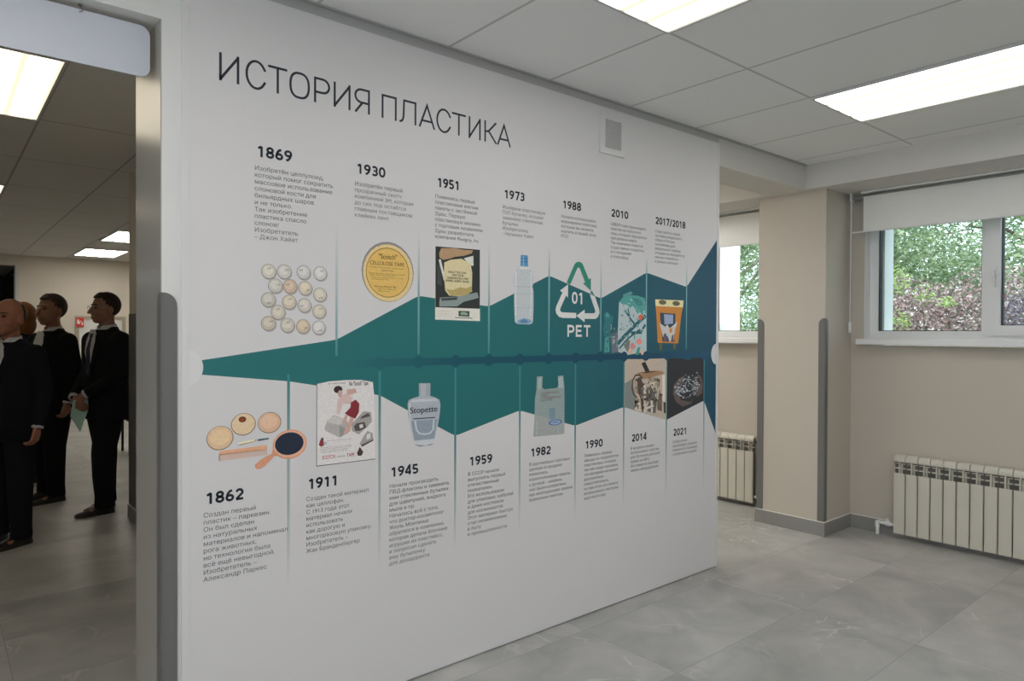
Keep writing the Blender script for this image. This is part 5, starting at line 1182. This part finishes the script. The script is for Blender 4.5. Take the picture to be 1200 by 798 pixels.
# glazed screen in the dark opening left of the far wall
bm = B()
M_POST = mat('pale_post_paint', (0.62, 0.62, 0.60, 1), 0.5)
box(bm, (1.015, 13.62, 0), (1.06, 13.86, 2.535))
sc = struct('trim_2', bm, M_POST, 'pale jamb of the dark opening beside the far wall', 'trim')
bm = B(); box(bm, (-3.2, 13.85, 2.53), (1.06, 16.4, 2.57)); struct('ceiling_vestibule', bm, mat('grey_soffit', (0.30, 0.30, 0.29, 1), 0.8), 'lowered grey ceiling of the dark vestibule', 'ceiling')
bm = B()
for x in (-.25, .75): box(bm, (x, 15.5, 0), (x + .055, 15.56, 2.36))
box(bm, (-.195, 15.5, 2.26), (.75, 15.56, 2.36)); box(bm, (-.195, 15.5, 0), (.75, 15.56, .10))
d2 = struct('door_2', bm, M_POST, 'dark glazed door with pale frame far at the left', 'door')
bm = B(); box(bm, (-.195, 15.52, .10), (.75, 15.535, 2.26)); struct('door_glass', bm, mat('dark_door_glass', (0.012, 0.013, 0.014, 1), 0.12, 0.5), '', '', d2)
bm = B(); box(bm, (1.03, 13.87, 0.02), (1.045, 16.38, 2.44)); struct('trim_4', bm, mat('dark_side_glass', (0.02, 0.022, 0.024, 1), 0.15, 0.5), 'dark glass side panel in the vestibule', 'trim')
# black chair by the passage edge, only a sliver shows
CH = thing('chair', (2.0, 9.4, 0), 'black upholstered chair just visible behind the man with glasses', 'chair')
M_BLK = mat('black_upholstery', (0.015, 0.015, 0.016, 1), 0.7)
bm = B(); box(bm, (1.76, 9.15, .40), (2.24, 9.62, .50), bev=.02); ob('seat', bm, M_BLK, CH)
bm = B(); box(bm, (1.76, 9.56, .52), (2.24, 9.63, 1.02), bev=.02); ob('backrest', bm, M_BLK, CH)
for x in (1.745, 2.225):
    bm = B(); tube(bm, [(x + .015, 9.60, .72), (x + .015, 9.22, .72), (x + .015, 9.18, .69), (x + .015, 9.18, .45)], .016, 8); ob('armrest', bm, M_BLK, CH)
for x in (1.79, 2.21):
    for y in (9.18, 9.59):
        bm = B(); tube(bm, [(x, y, .42), (x, y, 0)], .014, 8); ob('leg', bm, M_BLK, CH)

# ---------------------------------------------------------------- outside the windows
bm = B(); box(bm, (5.70, -14, -.4), (40, 30, .45)); struct('ground', bm, mat('grass_ground', (0.12, 0.17, 0.06, 1), 0.9, 0.1, 0.3, 3), 'grass outside the windows', 'ground')
bm = B(); box(bm, (5.70, 4.6, .45), (7.46, 9.0, 6.0)); struct('wall_wing', bm, M_EXT, 'white rendered wing of the building outside the second window', 'wall')
def leafmat(name, c0, c1, c2):
    m, nt, b, n, l = nodes(name)
    g = n('ShaderNodeNewGeometry')
    cr = n('ShaderNodeValToRGB'); e = cr.color_ramp.elements
    e[0].position = 0; e[0].color = c0; e[1].position = 1; e[1].color = c2; q = e.new(.55); q.color = c1
    l(g.outputs['Random Per Island'], cr.inputs['Fac']); l(cr.outputs['Color'], b.inputs['Base Color'])
    b.inputs['Roughness'].default_value = 0.45; b.inputs['Specular IOR Level'].default_value = 0.4
    tr = n('ShaderNodeBsdfTranslucent'); l(cr.outputs['Color'], tr.inputs['Color'])
    mx = n('ShaderNodeMixShader'); mx.inputs[0].default_value = 0.4
    l(b.outputs[0], mx.inputs[1]); l(tr.outputs[0], mx.inputs[2]); l(mx.outputs[0], nt.nodes['Material Output'].inputs['Surface'])
    return m
L_GREEN = leafmat('green_leaves', (0.16, 0.24, 0.12, 1), (0.32, 0.42, 0.24, 1), (0.58, 0.66, 0.46, 1))
L_PINK = leafmat('pink_brown_leaves', (0.14, 0.085, 0.09, 1), (0.44, 0.30, 0.30, 1), (0.85, 0.70, 0.69, 1))
L_LIME = leafmat('lime_leaves', (0.20, 0.30, 0.08, 1), (0.36, 0.48, 0.16, 1), (0.55, 0.66, 0.34, 1))
L_PURPLE = leafmat('purple_leaves', (0.10, 0.08, 0.11, 1), (0.24, 0.20, 0.25, 1), (0.55, 0.50, 0.54, 1))
M_BARK = mat('pale_bark', (0.50, 0.46, 0.42, 1), 0.8, 0.2, 0.25, 12)
M_BARKD = mat('brown_bark', (0.16, 0.12, 0.10, 1), 0.85, 0.2, 0.2, 12)
def foliage(seed, blobs, size):
    """leaves as small folded blades scattered through overlapping ellipsoids: (centre, radii, count)"""
    r = random.Random(seed); vs, fs = [], []
    for c, rad, cnt in blobs:
        for _ in range(cnt):
            while True:
                p = Vector((r.uniform(-1, 1), r.uniform(-1, 1), r.uniform(-1, 1)))
                if 0.10 < p.length < 1: break
            q = Vector(c) + Vector((p.x * rad[0], p.y * rad[1], p.z * rad[2]))
            a = Vector((r.gauss(0, 1), r.gauss(0, 1), r.gauss(0, .7))).normalized()
            b_ = a.cross(Vector((r.gauss(0, 1), r.gauss(0, 1), r.gauss(0, 1)))).normalized()
            nn = a.cross(b_); s_ = size * r.uniform(.6, 1.3)
            i = len(vs)
            vs += [q - a * s_, q + b_ * s_ * .42 + nn * s_ * .14, q + a * s_, q - b_ * s_ * .42 + nn * s_ * .14]
            fs += [(i, i + 1, i + 2), (i, i + 2, i + 3)]
    me = bpy.data.meshes.new('crown'); me.from_pydata([tuple(v) for v in vs], [], fs)
    return me
def tree(name, label, cat, base, crowns, trunk_pts, seed, size, leaf, bark, group):
    t = thing(name, base, label, cat, group)
    for i, (blobs, lm) in enumerate(zip(crowns, leaf)):
        me = foliage(seed + i, blobs, size); me.materials.append(lm)
        o = bpy.data.objects.new('crown' if i == 0 else 'leaf_tuft', me); COL.objects.link(o); o.parent = t; me.transform(Matrix.Translation(base).inverted())
    for pts, rr in trunk_pts:
        bm = B(); tube(bm, pts, rr, 8); ob('trunk' if len(rr) > 3 else 'branch', bm, bark, t, True)
    return t
GT = 'shrubs and trees outside'
def shrub(x, y, h, w, seed, label, leaf=(L_PINK, L_LIME), dens=1.0, tufts=()):
    g = .45
    bl = [((x, y, g + h * .45), (w * .9, w, h * .45), int(6500 * dens)), ((x + .2, y - w * .5, g + h * .72), (w * .6, w * .7, h * .30), int(3000 * dens)), ((x - .1, y + w * .5, g + h * .66), (w * .6, w * .7, h * .32), int(3000 * dens))]
    tf = list(tufts) or [((x - w * .7, y - w * .1, g + h * .52), (.18, .14, .12), 120)]
    st = [([(x, y, g), (x + .03, y, g + h * .3), (x + .1, y + .05, g + h * .6), (x + .12, y + .1, g + h * .9)], [.035, .03, .02, .01])]
    for k in range(4):
        a = k * 1.7 + seed; st.append(([(x, y, g + .15), (x + .35 * math.cos(a), y + .35 * math.sin(a), g + h * .5), (x + .55 * math.cos(a), y + .6 * math.sin(a), g + h * .88)], [.02, .014, .006]))
    return tree('shrub', label, 'shrub', (x, y, g), [bl, tf], st, seed, .027, leaf, M_BARKD, GT)
shrub(9.6, 3.1, 1.85, .95, 3, 'pinkish-brown leafy shrub outside the left pane of the window', tufts=[((8.75, 3.30, 2.12), (.14, .13, .20), 130), ((8.75, 3.30, 1.62), (.15, .14, .16), 120), ((8.7, 2.78, 1.84), (.10, .11, .08), 70), ((8.8, 3.05, 1.95), (.12, .12, .12), 60)])
shrub(9.3, 1.66, 1.62, .70, 9, 'dark purple shrub low outside the right-hand pane', (L_PURPLE, L_PURPLE))
shrub(9.9, .05, 1.7, .85, 15, 'pinkish shrub further right beyond the window edge')
shrub(10.6, 5.9, 1.7, .8, 21, 'low green shrub outside the second window', (L_GREEN, L_LIME))
def big(x, y, h, w, seed, label, bark=M_BARKD, leaf=L_GREEN, dens=1.0, low=.30, name='tree'):
    g = .45; r = random.Random(seed); bl = []
    for _ in range(11):
        bl.append(((x + r.uniform(-.6, .6) * w, y + r.uniform(-.75, .75) * w, g + h * r.uniform(low + .08, .95)), (w * .42, w * .45, h * .14), int(1500 * dens)))
    tr = [([(x, y, g), (x + .05, y, g + h * .3), (x + .1, y + .1, g + h * .6), (x + .1, y + .2, g + h * .9)], [.11, .09, .06, .02])]
    for k in range(5):
        a = k * 1.3 + seed; z = g + h * (.25 + .1 * k)
        tr.append(([(x + .05, y, z), (x + .5 * w * math.cos(a), y + .5 * w * math.sin(a), z + h * .12), (x + .8 * w * math.cos(a), y + .9 * w * math.sin(a), z + h * .14)], [.04, .028, .012]))
    return tree(name, label, 'tree', (x, y, g), [bl], tr, seed, .042, (leaf,), bark, GT)
big(12.2, 5.0, 4.6, 1.8, 31, 'green leafy tree behind the pinkish shrub')
big(14.4, 2.9, 5.0, 1.5, 37, 'green tree with grey trunk further back behind the window post')
big(11.3, 1.95, 4.0, 1.2, 41, 'green tree with pale bent limbs in the right-hand pane', M_BARK)
big(12.4, 7.75, 4.8, 1.5, 47, 'pale green tree outside the second window', M_BARK)
big(15.8, 6.0, 5.5, 1.6, 53, 'tall green tree at the back of the garden')
me = foliage(71, [((18.5, 4.0 + .9 * i, 2.0 + .5 * (i % 2)), (.8, .8, 1.7), 1500) for i in range(-3, 8)], .085); me.materials.append(leafmat('hedge_leaves', (0.20, 0.28, 0.17, 1), (0.34, 0.43, 0.29, 1), (0.58, 0.66, 0.52, 1)))
HG = thing('hedge', (18.5, 5.8, .45), 'pale green tall hedge closing the garden behind the trees', 'hedge')
o = bpy.data.objects.new('hedge_leaves', me); COL.objects.link(o); o.parent = HG; me.transform(Matrix.Translation((-18.5, -5.8, -.45)))
for i in range(-3, 8):
    bm = B(); tube(bm, [(18.5, 4.0 + .9 * i, .45), (18.5, 4.05 + .9 * i, 1.6), (18.5, 4.0 + .9 * i, 3.0)], [.05, .04, .015], 8); ob('stem', bm, M_BARKD, HG)
big(15.4, -.6, 5.5, 1.8, 59, 'tall green tree right of the window view')
